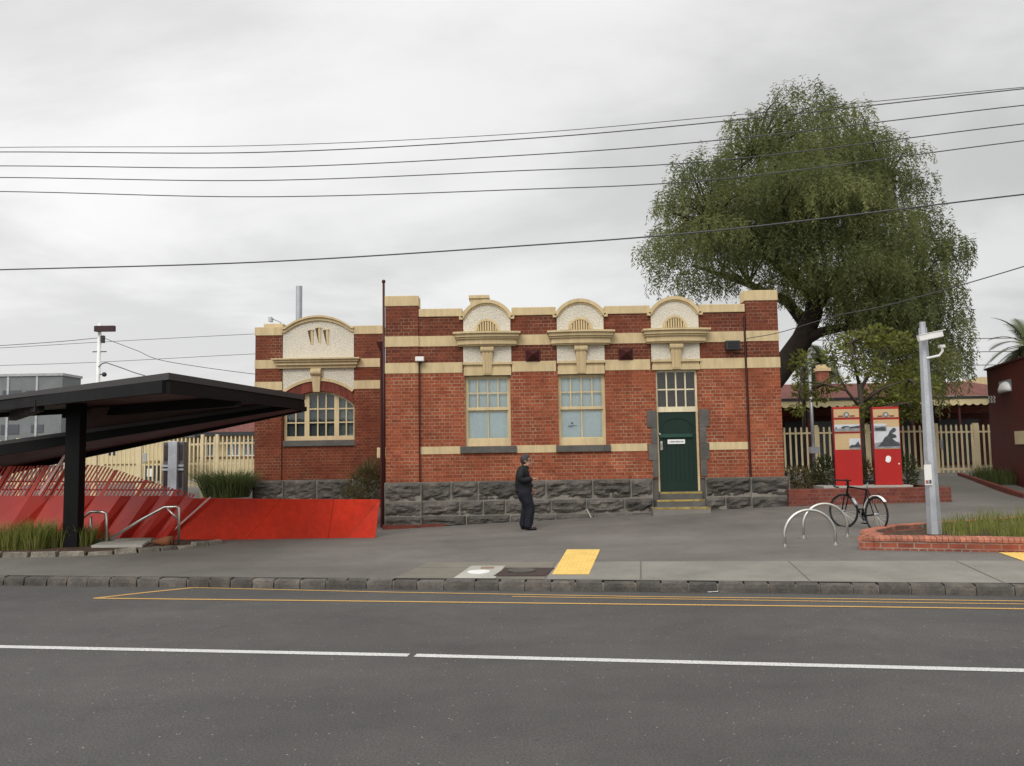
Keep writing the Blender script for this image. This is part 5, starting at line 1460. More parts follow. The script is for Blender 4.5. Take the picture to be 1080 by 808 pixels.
mb = MB(); mb.box((a.x+b.x)/2 + .01, b.x - .014, yy - .0085, yy - .0065, b.z + .02, b.z + .09); mb.build('picture', basic('notice_dark', (.08, .11, .14)), ps)
MB().box(a.x + .012, b.x - .02, yy - .006, yy - .0005, a.z + .012, a.z + .06).build('header_strip', m_galv, ps)

# ------------------------------------------------------------------ bicycle hoops
def hoop(pl, pr, ytop, Y, label):
    l, r_ = ong(*pl), ong(*pr); z0 = zf(l.x, Y); zr_ = zf(r_.x, Y)
    xl, xr = at(pl[0], pl[1], Y).x, at(pr[0], pr[1], Y).x; zt = at((pl[0]+pr[0])/2, ytop, Y).z - .025
    c = (xl+xr)/2; rad = (xr-xl)/2; rz = min(zt - z0 - .12, rad*.98)
    t = thing('bike_hoop', (c, Y, z0), label, 'bike hoop', 'steel bicycle hoops')
    pts = [(xl, Y, z0 - .05)] + [(c - rad*math.cos(math.pi*k/20), Y, zt - rz + rz*math.sin(math.pi*k/20)) for k in range(21)] + [(xr, Y, zr_ - .05)]
    MB().tube(pts, .026, 10).build('hoop', m_steel, t, smooth=True)
    for x, z in ((xl, z0), (xr, zr_)): m = MB(); disc(m, Vector((x, Y, z)), .06, z - .02, z + .012, 14); m.build('flange', m_steel, t)
hoop((828, 575.8), (881.5, 576.2), 536.4, 14.35, 'nearer steel bike hoop, in front of the other one')
hoop((847.7, 566), (894, 569), 530, 15.25, 'farther steel bike hoop, close to the bicycle')

# ------------------------------------------------------------------ bicycle
def bicycle(loc, yaw, steer, lean):
    t = thing('bicycle', (0, 0, 0), 'black drop-handlebar bicycle with a pale rear mudguard parked beyond the hoops', 'bicycle')
    r = .335; wb = 1.0
    def wheel(name, x, ang):
        M = Matrix.Translation((x, 0, r)) @ Matrix.Rotation(ang, 4, 'Z')
        def circ(rr, n=40): return [M @ Vector((rr*math.cos(2*math.pi*k/n), 0, rr*math.sin(2*math.pi*k/n))) for k in range(n)]
        w = MB().tube([M @ Vector((0, -.05, 0)), M @ Vector((0, .05, 0))], .022, 10).build(name, m_galv, t, smooth=True)
        MB().tube(circ(r - .014), .0155, 6, closed=True).build('tyre', m_rubber, w, smooth=True)
        MB().tube(circ(r - .036), .010, 6, closed=True).build('rim', m_dkgrey, w, smooth=True)
        mb = MB()
        for k in range(20):
            a = 2*math.pi*k/20 ; mb.tube([M @ Vector((.018*math.cos(a+.6), .03*(-1)**k, .018*math.sin(a+.6))), M @ Vector(((r-.04)*math.cos(a), 0, (r-.04)*math.sin(a)))], .002, 3)
        mb.build('spokes', m_steel, w)
        return M
    wheel('wheel', 0, 0); Mf = wheel('wheel', wb, steer)
    bb = Vector((.42, 0, .27)); st = Vector((.28, 0, .80)); ht = Vector((.86, 0, .82)); hb = Vector((.885, 0, .70)); ra = Vector((0, 0, r))
    mb = MB(); 
    for a, b, q in ((bb, st, .017), (st + Vector((.01,0,-.02)), ht, .015), (bb, hb, .019), (ht + Vector((-.01, 0, .05)), hb + Vector((.01, 0, -.03)), .019)): mb.tube([a, b], q, 8)
    for s in (-1, 1):
        mb.tube([ra + Vector((0, .06*s, 0)), bb + Vector((0, .03*s, 0))], .010, 6); mb.tube([ra + Vector((0, .06*s, 0)), st + Vector((0, .02*s, -.03))], .009, 6)
    mb.build('frame', m_black, t, smooth=True)
    mb = MB()
    for s in (-1, 1): mb.tube([Mf @ Vector((0, .05*s, 0)), hb + Vector((.03, .045*s, -.07)), hb + Vector((.012, 0, -.03))], .011, 6)
    mb.build('fork', m_black, t, smooth=True)
    Ms = Matrix.Translation(ht + Vector((-.012, 0, .06))) @ Matrix.Rotation(steer, 4, 'Z')
    mb = MB(); mb.tube([Ms @ Vector(p) for p in ((0, 0, -.02), (0, 0, .05), (.09, 0, .06))], .014, 8); mb.build('stem', m_black, t, smooth=True)
    mb = MB(); mb.tube([Ms @ Vector((.09, y, .06)) for y in (-.20, 0, .20)], .014, 8)
    for s in (-1, 1): mb.tube([Ms @ Vector(p) for p in ((.09, .19*s, .06), (.13, .21*s, .06), (.18, .215*s, .03), (.19, .215*s, -.03), (.15, .215*s, -.075), (.06, .215*s, -.08))], .015, 8); mb.tube([Ms @ Vector((.17, .215*s, .04)), Ms @ Vector((.20, .215*s, .09))], .014, 6); mb.tube([Ms @ Vector((.18, .215*s, .05)), Ms @ Vector((.21, .215*s, -.04))], .006, 5)
    mb.build('handlebar', m_rubber, t, smooth=True)
    MB().tube([st, st + Vector((-.035, 0, .13))], .013, 8).build('seat_post', m_galv, t, smooth=True)
    mb = MB(); sc = st + Vector((-.04, 0, .145)); pts = [(-.13, .07), (-.10, .078), (-.02, .05), (.06, .024), (.14, .018), (.15, .0)]
    poly = [(sc.x + x, y) for x, y in pts] + [(sc.x + x, -y) for x, y in reversed(pts[:-1])]
    mb.prism_z(poly, sc.z - .012, sc.z + .028); mb.build('saddle', m_rubber, t, bevel=.012)
    mb = MB(); mb.tube([bb + Vector((0, -.05, 0)), bb + Vector((0, .05, 0))], .022, 8); 
    a = R(-55); d = Vector((math.cos(a), 0, math.sin(a)))*.17
    mb.tube([bb + Vector((0, -.06, 0)), bb + Vector((0, -.065, 0)) + d], .010, 6); mb.tube([bb + Vector((0, .06, 0)), bb + Vector((0, .065, 0)) - d], .010, 6)
    ck = mb.build('crank', m_galv, t)
    mb = MB(); c = [(bb.x + .085*math.cos(k*math.pi/12), bb.z + .085*math.sin(k*math.pi/12)) for k in range(24)]; mb.prism_y(c, -.046, -.042); mb.build('chainring', m_dkgrey, t)
    for s, e in ((-1, d), (1, -d)):
        q = bb + Vector((0, .065*s, 0)) + e; mb = MB(); mb.box(q.x - .045, q.x + .045, q.y + (0 if s > 0 else -.09), q.y + (.09 if s > 0 else 0), q.z - .012, q.z + .012); mb.build('pedal', m_rubber, t)
    mb = MB(); 
    for k in range(14):
        a0, a1 = R(15 + 120*k/14), R(15 + 120*(k+1)/14); rr = r + .022
        for y0, y1, dr in ((-.026, .026, .01),): 
            p = [Vector((rr*math.cos(a_), y, r + rr*math.sin(a_))) for a_ in (a0, a1) for y in (y0, y1)]
            q = [Vector(((rr-.012)*math.cos(a_), y*1.1, r + (rr-.012)*math.sin(a_))) for a_ in (a0, a1) for y in (y0, y1)]
            mb.add(p + q, [(0,1,3,2),(4,6,7,5),(0,2,6,4),(1,5,7,3)])
    mg = mb.build('mudguard', m_white, t)
    mg.parent = t
    mb = MB(); mb.tube([(.42, -.03, .25), (.36, -.16, .012)], .009, 6); mb.build('kickstand', m_galv, t)
    # water bottle pale clip
    mb = MB(); mb.tube([bb.lerp(hb, .35) + Vector((0, 0, .05)), bb.lerp(hb, .62) + Vector((0, 0, .05))], .033, 10); mb.build('bottle', m_galv, t, smooth=True)
    t.rotation_euler = (lean, 0, yaw); t.location = loc
    return t
# front wheel centre px (890.6,541), rear (920,544); front away to the left
fwc = at(891.5, 541.5, 16.45); 
yaw = R(103)
front = Vector((fwc.x, 16.55)); dirv = Vector((math.cos(yaw), math.sin(yaw)))
rear = front - dirv*.99
bicycle((rear.x, rear.y, zf(rear.x, rear.y) + .004), yaw, R(19), R(3))

# ------------------------------------------------------------------ right fence and gate, station building
YFr = 29.0
palisade('palisade_fence', (824, 985), (450.5, 449), 500, YFr, .205, 'beige palisade fence behind the red information panels', 'fence', pick_w=.06, posts=(860.5, 915, 987), rails=(.13, .93), post_w=.13)
palisade('palisade_gate', (989.5, 1027), (448.6, 447.3), 504, YFr, .205, 'beige palisade gate right of the steel pole', 'gate', pick_w=.06, rails=(.14, .84, .93), gate=True)
palisade('palisade_fence', (1028.5, 1062), (448, 447.5), 501, YFr, .205, 'short beige palisade fence between gate and maroon building', 'fence', pick_w=.06, posts=(1029,), rails=(.14, .84), post_w=.17)
YS = 38.0; z0 = .9
sx0, sx1 = at(790, 420, YS).x, at(1110, 420, YS).x
t = thing('railway_station', ((sx0+sx1)/2, YS + 4, z0), 'long brick station with red tiled roof and scalloped cream verandah valance beyond the right fence', 'building')
zg = at(930, 420.5, YS).z
mb = MB(); zv0, zv1 = at(930, 428.5, YS).z, at(930, 421.8, YS).z; n = int((sx1-sx0)/.36)
for i in range(n):
    a = sx0 + (sx1-sx0)*i/n; b = sx0 + (sx1-sx0)*(i+1)/n
    pts = [(a, zv1), (a, zv0 + .07)] + [(a + (b-a)*k/6, zv0 + .07 - .09*math.sin(math.pi*k/6)) for k in range(1, 6)] + [(b, zv0 + .07), (b, zv1)]
    mb.prism_y(pts, YS - .02, YS + .02)
mb.build('valance', m_cream_wall, t)
MB().box(sx0, sx1, YS - .06, YS + .08, zv1 + .003, zg + .06).build('gutter', m_dkgrey, t)
zr_ = at(930, 404, YS + 7).z
mb = MB(); mb.add([(sx0, YS - .05, zg + .07), (sx1, YS - .05, zg + .07), (sx1, YS + 7, zr_), (sx0, YS + 7, zr_), (sx1, YS + 14, zg + .07), (sx0, YS + 14, zg + .07)], [(0,1,2,3),(3,2,4,5)]); mb.build('roof', m_roof_red, t, recalc=False)
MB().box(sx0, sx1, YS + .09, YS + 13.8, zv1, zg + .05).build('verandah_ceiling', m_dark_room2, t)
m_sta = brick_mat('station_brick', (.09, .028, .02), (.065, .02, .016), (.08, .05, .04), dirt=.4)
MB().box(sx0, sx1, YS + 4, YS + 10, z0 - .5, zv1 - .003).build('wall', m_sta, t)
for px in (853, 910, 962, 1012): 
    x = at(px, 440, YS + .2).x; MB().tube([(x, YS + .2, z0), (x, YS + .2, zv1)], .06, 8).build('verandah_post', m_maroon_vent, t)
for px, mt in ((838, m_dkgrey), (866, m_grey_clad), (900, m_dkgrey), (955, m_dkgrey), (1000, m_dkgrey), (1022, m_dkgrey)):
    c = at(px, 455, YS + 4); MB().box(c.x - .5, c.x + .5, YS + 3.93, YS + 3.997, z0 + .1, z0 + 2.3).build('doorway', mt, t)
MB().box(sx0, sx1, YS + 3.90, YS + 3.996, z0 + 2.6, z0 + 2.95).build('band', m_planter_dark, t)
def chimney(px0, px1, y0, Y, mat, cap=True):
    a, b = at(px0, y0, Y), at(px1, y0, Y); w = b.x - a.x
    o = MB().box(a.x, b.x, Y, Y + w, zg, a.z - (.35 if cap else 0)).build('chimney', mat, t)
    if cap:
        mb = MB(); mb.box(a.x - .08, b.x + .08, Y - .08, Y + w + .08, a.z - .347, a.z - .18); mb.box(a.x + .04, b.x - .04, Y + .04, Y + w - .04, a.z - .177, a.z); mb.build('chimney_cap', m_cream, o)
chimney(863, 874, 384.5, YS + 5, m_planter); chimney(941, 951, 386, YS + 5, m_sta, False)
a, b = at(1013, 402, YS + 9), at(1075, 398, YS + 9); MB().prism_y([(a.x, zg), (b.x, zg), (b.x, b.z), (at(1035, 397, YS + 9).x, at(1035, 397.5, YS + 9).z), (a.x, a.z)], YS + 9, YS + 9.4).build('gable', m_cream, t)

# maroon building at the right edge
c0 = at(1040.5, 391, 26.3); c1 = at(1080, 378.3, 22.6); d = (c1 - c0); zt = c0.z; d.z = 0; e = d.normalized()
c2 = c0 + d*1.9; far = Vector((9, 1.6, 0))
t = thing('maroon_building', (c0.x + 3, c0.y - 2, zf(c0.x, c0.y)), 'dark maroon flat-walled kiosk building at the right edge', 'building')
mb = MB(); mb.prism_z([(c0.x, c0.y), (c2.x, c2.y), (c2.x + far.x, c2.y + far.y), (c0.x + far.x, c0.y + far.y)], .3, zt); mb.build('wall', m_maroon_wall, t)
mb = MB(); mb.prism_z([(c0.x - .05, c0.y + .05), (c2.x - .05, c2.y - .05), (c2.x + far.x, c2.y + far.y), (c0.x + far.x, c0.y + far.y)], zt + .003, zt + .06); mb.build('roof_flashing', m_maroon_vent, t)
nrm = Vector((e.y, -e.x, 0)); nrm = nrm if nrm.x < 0 else -nrm
def onwall(px, py):      # hit the visible maroon wall
    rdir = ray(px, py); k = (c0 - EYEP).dot(nrm) / rdir.dot(nrm); return EYEP + rdir*k
MW = lambda: None
def wallbox(mb, p0, p1, th, off=0):
    a = p0 + nrm*(off + .003); b = p1 + nrm*(off + .003)
    v = [Vector((a.x, a.y, p1.z)), Vector((b.x, b.y, p1.z)), Vector((b.x, b.y, p0.z)), Vector((a.x, a.y, p0.z))]
    mb.add(v + [q + nrm*th for q in v], [(3,2,1,0),(4,5,6,7),(0,1,5,4),(1,2,6,5),(2,3,7,6),(3,0,4,7)]); return mb
p, q = onwall(1054.6, 404), onwall(1066.5, 412)
lt = thing('wall_lamp', Vector(((p.x+q.x)/2, (p.y+q.y)/2, q.z)), 'white dome lamp high on the maroon wall', 'wall lamp')
mb = MB(); c = (p+q)/2; ax = (q - p); ax.z = 0; W_ = ax.length/2; ax.normalize(); Hh = p.z - q.z
vs = []; nu, nv = 10, 6
for j in range(nv+1):
    for i in range(nu+1):
        th = math.pi*i/nu; ph = math.pi/2*j/nv
        vs.append(Vector((c.x, c.y, q.z)) + ax*(W_*math.cos(th)*math.cos(ph)) + nrm*(.16*math.sin(th)*math.cos(ph) + .004) + Vector((0, 0, Hh*math.sin(ph))))
mb.add(vs, [(j*(nu+1)+i, j*(nu+1)+i+1, (j+1)*(nu+1)+i+1, (j+1)*(nu+1)+i) for j in range(nv) for i in range(nu)] + [tuple(range(nu, -1, -1))]); mb.build('shade', m_white, lt, smooth=True, recalc=False)
wallbox(MB(), onwall(1053.5, 403), onwall(1067.3, 412.5), .003).build('back_plate', m_galv, lt)
sx = thing('wall_sticker', onwall(1045, 425), 'white zigzag sticker on the left edge of the maroon wall', 'sticker')
mb = MB()
for k in range(3):
    px = 1041.6 + k*2.9; pts = [(px, 417.5), (px + 1.5, 419.5), (px, 421.5), (px + 1.5, 423.5), (px, 425)]
    for (xa, ya), (xb, yb) in zip(pts[:-1], pts[1:]):
        vv = [onwall(xa, ya), onwall(xa + 1.5, ya), onwall(xb + 1.5, yb), onwall(xb, yb)]; vv = [v + nrm*.004 for v in vv]; mb.add(vv, [(0,1,2,3)])
mb.build('zigzag', m_white, sx, recalc=False)
sg = thing('wall_sign', onwall(1076, 461), 'beige rectangular sign board on the maroon wall at the right edge', 'sign')
wallbox(MB(), onwall(1071, 455), onwall(1092, 468.5), .03).build('board', m_cream_wall, sg, bevel=.006)
p = onwall(1044, 390.5); 
# strip of plants along the maroon wall
tuft('grass_tuft', (onwall(1053, 507) + nrm*.35 - Vector((0,0,.05))), 260, .62, .8, 'dull green grass tuft at the foot of the maroon wall', m_grass_dk, None, wid=.016)
tuft('grass_tuft', (onwall(1070, 509) + nrm*.35 - Vector((0,0,.05))), 260, .55, .8, 'dull green grass tuft under the beige sign on the maroon wall', m_grass_dk, None, wid=.016)
mb = MB(); a, b = onwall(1041, 506), onwall(1120, 512); a, b = a + nrm*.8, b + nrm*.8; a.z, b.z = zf(a.x, a.y) + .03, zf(b.x, b.y) + .03; mb.bar(a, b, .12, .14); tag(mb.build('brick_edging', m_arch), 'low brick edging in front of the maroon wall', 'edging')
# planter shrubs
zt1 = at(930, 514.5, YP1).z
sp = [((842, 512), [(0, 0, .30, .42, .35, .30, 520)], 'low olive shrub against the right corner of the brick building', m_leaf_olive, 7), ((862, 510), [(0, 0, .22, .30, .25, .22, 260)], 'small brownish shrub left of the left red panel', m_leaf_olive, 9), ((869, 511), [(0, 0, .45, .26, .3, .45, 600)], 'dark upright shrub touching the left red panel', m_leaf_shrub, 8),
      ((913, 511), [(0, 0, .40, .16, .25, .42, 300)], 'thin grey-green shrub between the two red panels', m_leaf_olive, 12), ((957, 511), [(0, 0, .42, .24, .3, .42, 560)], 'green shrub right of the right red panel', m_leaf_shrub, 13)]
for (px, py), prt, lab, mt, sd in sp:
    p = at(px, py, 21.35); shrub('planter_shrub', (p.x, 21.35, zt1 - .09), prt, lab, mt, 'shrub', 'shrubs in the dark brick planter', seed=sd, lw=.03, ll=.15)

# ------------------------------------------------------------------ trees
def poly_world(pts, Y): return [(at(x, y, Y).x, at(x, y, Y).z) for x, y in pts]
def edge_dist(p, poly):
    best = 1e9; P = Vector(p)
    for i in range(len(poly)):
        a, b = Vector(poly[i-1]), Vector(poly[i]); ab = b - a; t = max(0, min(1, (P-a).dot(ab)/ab.length_squared)); best = min(best, (a + ab*t - P).length)
    return best
def pepper_tree():
    Y = 27.5; rr = random.Random(17)
    out = [(690, 292), (677, 268), (675, 255), (690, 240), (683, 224), (695, 200), (706, 170), (735, 156), (758, 160), (757, 132), (780, 113), (800, 108), (822, 86), (850, 80), (874, 86), (880, 98), (905, 104), (922, 124), (945, 136), (967, 157), (975, 188), (988, 215), (1002, 236), (1020, 252), (1024, 272), (1012, 290), (1014, 318), (1022, 352), (1014, 385), (1014, 425), (990, 432), (962, 420), (940, 400), (905, 385), (885, 374), (868, 350), (846, 338), (830, 322), (800, 314), (760, 312), (720, 318)]
    pw = poly_world(out, Y)
    xs = [p[0] for p in pw]; zs = [p[1] for p in pw]
    t = thing('pepper_tree', (8.4, Y, .9), 'huge weeping evergreen tree with a leaning dark trunk rising behind the brick building', 'tree')
    lv = MB(); cl = []; tries = 0
    boughs = []
    while len(boughs) < 330 and tries < 40000:
        tries += 1
        x, z = rr.uniform(min(xs), max(xs)), rr.uniform(min(zs), max(zs))
        if not inside((x, z), pw): continue
        ed = edge_dist((x, z), pw)
        if ed < .45: continue
        dep = min(3.9, .5 + 1.15*ed); y = Y + rr.uniform(-1, 1)*dep; c = Vector((x*y/Y, y, EYE + (z - EYE)*y/Y))
        if noise.noise(c*.42 + Vector((3, 1, 7))) < -.24: continue
        if any((c - b).length < .95 for b, _, _ in boughs): continue
        boughs.append((c, ed, dep))
    for ox, oz in pw[:28]:
        cxm, czm = sum(xs)/len(xs), sum(zs)/len(zs); d = Vector((cxm - ox, 0, czm - oz)).normalized(); boughs.append((Vector((ox, Y + rr.uniform(-.8, .8), oz)) + d*.42 + Vector((0, 0, -.02)), .38, 1))
    cl = boughs
    for c, ed, dep in boughs:
        R0 = min(rr.uniform(.75, 1.12), max(.42, ed + .02)); bt_ = .5 + .7*noise.noise(c*.6) + rr.uniform(-.22, .22)
        ns = int(74*R0*R0) + 12
        for k in range(ns):
            a = rr.uniform(0, 6.283); q = math.sqrt(rr.random()); rad = R0*q
            p = c + Vector((math.cos(a)*rad, math.sin(a)*rad, R0*.55*math.sqrt(max(0, 1-q*q)) + rr.uniform(-.25, .1)))
            v = Vector((math.cos(a)*.5, math.sin(a)*.5, rr.uniform(.0, .55))); L = rr.uniform(.35, 1.05) * (.65 if ed < .6 else 1) * (1.35 if c.z < 5.5 else 1)
            n = max(3, int(L/.085))
            for i in range(n):
                v = v*.70 + Vector((rr.uniform(-.06,.06), rr.uniform(-.06,.06), -.33)); dirn = v.normalized()
                p = p + dirn*(L/n)
                for q_ in ((0, 1) if rr.random() < .7 else (0,)):
                    b = rr.uniform(0, 6.283); d = (Vector((math.cos(b)*.75, math.sin(b)*.75, -.55 + (.6 if i < 2 else 0))) + dirn*.3).normalized()
                    l = rr.uniform(.10, .20); w = rr.uniform(.024, .042); sd = d.cross(Vector((rr.uniform(-1,1), rr.uniform(-1,1), .3))).normalized()*w/2
                    lv.add([p, p + d*l*.45 + sd, p + d*l, p + d*l*.45 - sd], [(0,1,2,3)], max(0, min(1, bt_ + rr.uniform(-.25, .25))))
    lv.build('crown', m_leaf_pepper, t, recalc=False)
    tb = MB()
    def W_(px, py, dy=0): return at(px, py, Y + dy)
    tb.tube([Vector((6.6, Y, .4)), Vector((7.0, Y, 1.9)), W_(795, 424), W_(822, 392), W_(846, 358), W_(858, 330), W_(862, 300), W_(850, 262), W_(845, 210), W_(850, 150)], [.60, .50, .44, .38, .35, .30, .25, .2, .13, .05], 12)
    tb.tube([W_(840, 364), W_(866, 350, -.3), W_(895, 344, -.6), W_(930, 330, -1), W_(965, 300, -1)], [.22, .16, .13, .10, .05], 10)
    tb.tube([W_(858, 325), W_(885, 290, .6), W_(915, 240, 1.0), W_(935, 190, 1)], [.26, .2, .14, .06], 8)
    tb.tube([W_(860, 315), W_(835, 290, -.5), W_(800, 262, -.8), W_(750, 235, -1), W_(710, 225, -.6)], [.26, .2, .15, .1, .04], 8)
    tb.tube([W_(852, 345), W_(830, 318, .8), W_(790, 300, 1.2), W_(730, 280, 1.5)], [.22, .17, .12, .05], 8)
    tb.tube([W_(850, 265), W_(820, 215, -.4), W_(795, 160, -.5)], [.16, .11, .05], 7)
    hubs = [W_(862, 300), W_(850, 262), W_(846, 210), W_(895, 344, -.6), W_(930, 330, -1), W_(885, 290, .6), W_(915, 240, 1), W_(835, 290, -.5), W_(800, 262, -.8), W_(750, 235, -1), W_(790, 300, 1.2), W_(820, 215, -.4), W_(965, 300, -1), W_(935, 190, 1), W_(795, 165, -.5)]
    for c, ed, dep in cl:
        h = min(hubs, key=lambda q: (q - c).length); m = h.lerp(c, .5) + Vector((rr.uniform(-.2,.2), rr.uniform(-.2,.2), .35)); tb.tube([h, m, m.lerp(c, .75)], [.05, .028, .008], 5)
    tb.build('trunk', m_bark, t, smooth=True)
    print('pepper leaves', len(lv.f), len(cl))
pepper_tree()

def broad_tree(name, base, nodes, clumps, n, ll, lw, mat, label, seed, cat='tree', bark=None, group=None):
    """nodes: branch polylines [(pts, radii)], clumps: [(centre, rx, ry, rz, count)]"""
    rr = random.Random(seed); t = thing(name, base, label, cat, group); lb = MB(); tb = MB()
    for pts, rad in nodes: tb.tube(pts, rad, 8)
    ends = [Vector(pts[-1]) for pts, _ in nodes] + [Vector(pts[len(pts)//2]) for pts, _ in nodes]
    for c, rx, ry, rz, cnt in clumps:
        c = Vector(c); leafy(lb, c, rx, ry, rz, cnt, lw, ll, rr, -.1)
        for k in range(4):
            h = min(ends, key=lambda q: (q-c).length); e = c + Vector((rr.uniform(-1,1)*rx*.8, rr.uniform(-1,1)*ry*.8, rr.uniform(-.8,.8)*rz)); tb.tube([h, h.lerp(e, .5) + Vector((0,0,.05)), e], [.022, .015, .006], 4)
    lb.build('crown', mat, t, recalc=False); tb.build('trunk', bark or m_bark_grey, t, smooth=True)
Ys = 22.3
def S_(px, py, dy=0): return at(px, py, Ys + dy)
base = Vector((S_(911, 500).x, Ys, zt1 - .1))
clp = []
rr = random.Random(33)
for px, py, rx, rz, c in ((846, 383, .30, .35, 80), (880, 375, .35, .28, 80), (900, 360, .42, .28, 130), (925, 355, .45, .28, 150), (950, 362, .38, .3, 120), (962, 392, .35, .35, 130), (940, 398, .5, .35, 150), (915, 385, .35, .3, 80), (945, 428, .55, .30, 230), (925, 418, .4, .28, 160), (958, 415, .45, .35, 190), (935, 442, .4, .22, 120), (965, 432, .3, .3, 90), (880, 405, .4, .2, 60), (850, 412, .4, .2, 70), (866, 418, .3, .14, 40), (903, 435, .28, .18, 60), (842, 432, .18, .14, 30), (905, 452, .12, .15, 22), (975, 405, .3, .3, 70)):
    clp.append((S_(px, py, rr.uniform(-.7, .7)), rx, .45, rz, int(c*2.3)))
nd = [([base, S_(908, 455), S_(909, 428), S_(906, 405)], [.11, .095, .08, .06]),
      ([S_(909, 432), S_(893, 412, -.2), S_(870, 405, -.3), S_(845, 402, -.3)], [.05, .035, .025, .012]),
      ([S_(908, 410), S_(922, 385, .2), S_(935, 365, .3)], [.055, .035, .015]), ([S_(906, 405), S_(900, 380, -.2), S_(898, 362, -.2)], [.05, .03, .012]),
      ([S_(908, 425), S_(930, 410, -.3), S_(958, 400, -.4)], [.05, .032, .012]), ([S_(909, 440), S_(930, 430, -.4), S_(955, 425, -.5)], [.04, .026, .012]), ([S_(893, 412, -.2), S_(884, 395), S_(880, 378)], [.03, .02, .01])]
broad_tree('young_tree', base, nd, clp, 0, .13, .065, m_leaf_small, 'small bright green leafy tree growing between and above the red panels', 5)
# slim yellow-green tree and pale pole behind the right corner of the building
Yc = 33
bs = Vector((at(848, 480, Yc).x, Yc, .9)); clp = [(at(848, y, Yc), .42, .42, .5, 420) for y in (382, 394, 406)] + [(at(846, 370, Yc), .34, .34, .4, 200)]
broad_tree('slim_tree', bs, [([bs, at(848, 430, Yc), at(848, 380, Yc)], [.10, .08, .03])], clp, 0, .16, .05, m_leaf_small, 'slim yellow-green columnar tree just right of the brick building corner', 6)
p0, p1 = at(858.5, 490, 26), at(856.5, 372, 26)
t = thing('thin_pole', (p0.x, 26, zf(p0.x, 26)), 'thin grey pole behind the fence near the right building corner', 'pole')
MB().tube([(p0.x, 26, zf(p0.x, 26) - .1), (p0.x, 26, p1.z)], .055, 8).build('shaft', m_galv, t, smooth=True); c = at(858.5, 474, 25.9); MB().box(c.x - .14, c.x + .14, 25.8, 26.0, c.z - .12, c.z + .08).build('clamp', m_galv, t)
# palm beyond the maroon building
def palm(base, top, rr, label, nfr=46, L=3.0):
    t = thing('palm_tree', base, label, 'palm'); MB().tube([base, base.lerp(top, .5) + Vector((.05, 0, 0)), top], [.42, .36, .40], 12).build('trunk', m_bark_grey, t, smooth=True)
    fb = MB()
    for k in range(nfr):
        a = rr.uniform(0, 6.283); el = R(rr.uniform(-25, 75)); d = Vector((math.cos(a)*math.cos(el), math.sin(a)*math.cos(el), math.sin(el))); p = top.copy(); l = L*rr.uniform(.8, 1.1); n = 22; pts = [p.copy()]; tn = rr.random()
        for i in range(n):
            d = (d + Vector((0, 0, -.055 - .02*i/n))).normalized(); p = p + d*l/n; pts.append(p.copy())
        fb.tube(pts, [.03*(1 - .8*i/n) for i in range(n+1)], 4, tint=tn)
        for i in range(2, n+1):
            ax = (pts[i] - pts[i-1]).normalized(); s = ax.cross(Vector((0,0,1)));
            s = s.normalized() if s.length > .05 else Vector((1,0,0)); u = s.cross(ax)
            ll = .62*math.sin(math.pi*min(1, (i/n)*.9 + .12))**.7
            for sg_ in (-1, 1):
                for o in (0, .5):
                    b = pts[i-1].lerp(pts[i], o); e = b + (s*sg_*.8 + ax*.75 + u*.15 - Vector((0,0,.18))).normalized()*ll; w = ax*.022
                    fb.add([b - w, b + w, e], [(0,1,2)], tn)
    fb.build('fronds', m_palm, t, recalc=False)
tp = at(1085, 366, 36); palm(Vector((tp.x, 36, .9)), tp, random.Random(4), 'palm tree whose fronds show above the maroon building', 46, 2.1)
tp = at(868, 384, 46); palm(Vector((tp.x, 46, .9)), tp, random.Random(14), 'distant palm tree behind the station chimney', 34, 1.9)

# scraps in the gutter
p = onz(752.5, 623.6, .02); mb = MB(); mb.add([(p.x - .04, p.y, .012), (p.x + .05, p.y - .02, .015), (p.x + .06, p.y + .03, .03), (p.x - .03, p.y + .04, .022)], [(0,1,2,3)]); mb.slab([Vector((p.x - .08, p.y + .01, .012)), Vector((p.x - .03, p.y - .01, .014)), Vector((p.x - .03, p.y + .03, .02)), Vector((p.x - .07, p.y + .035, .02))], .004)
tag(mb.build('litter', m_white), 'crumpled white paper scrap lying in the gutter by the kerb', 'litter')

# ------------------------------------------------------------------ person
def skin(points, edges, sub=2):
    """points: (pos, radius or (rx, ry)); returns a finished mesh grown by the Skin modifier"""
    me = bpy.data.meshes.new('grow'); me.from_pydata([tuple(p[0]) for p in points], edges, [])
    o = bpy.data.objects.new('grow', me); COL.objects.link(o)
    o.modifiers.new('s', 'SKIN'); me.skin_vertices[0].data
    for sv, p in zip(me.skin_vertices[0].data, points):
        sv.radius = p[1] if isinstance(p[1], tuple) else (p[1], p[1])
    me.skin_vertices[0].data[0].use_root = True
    s = o.modifiers.new('u', 'SUBSURF'); s.levels = sub; s.render_levels = sub
    bpy.context.view_layer.update()
    ev = o.evaluated_get(bpy.context.evaluated_depsgraph_get()); m = ev.to_mesh()
    vs = [v.co.copy() for v in m.vertices]; fs = [tuple(p.vertices) for p in m.polygons]; ev.to_mesh_clear()
    bpy.data.objects.remove(o); bpy.data.meshes.remove(me)
    return vs, fs
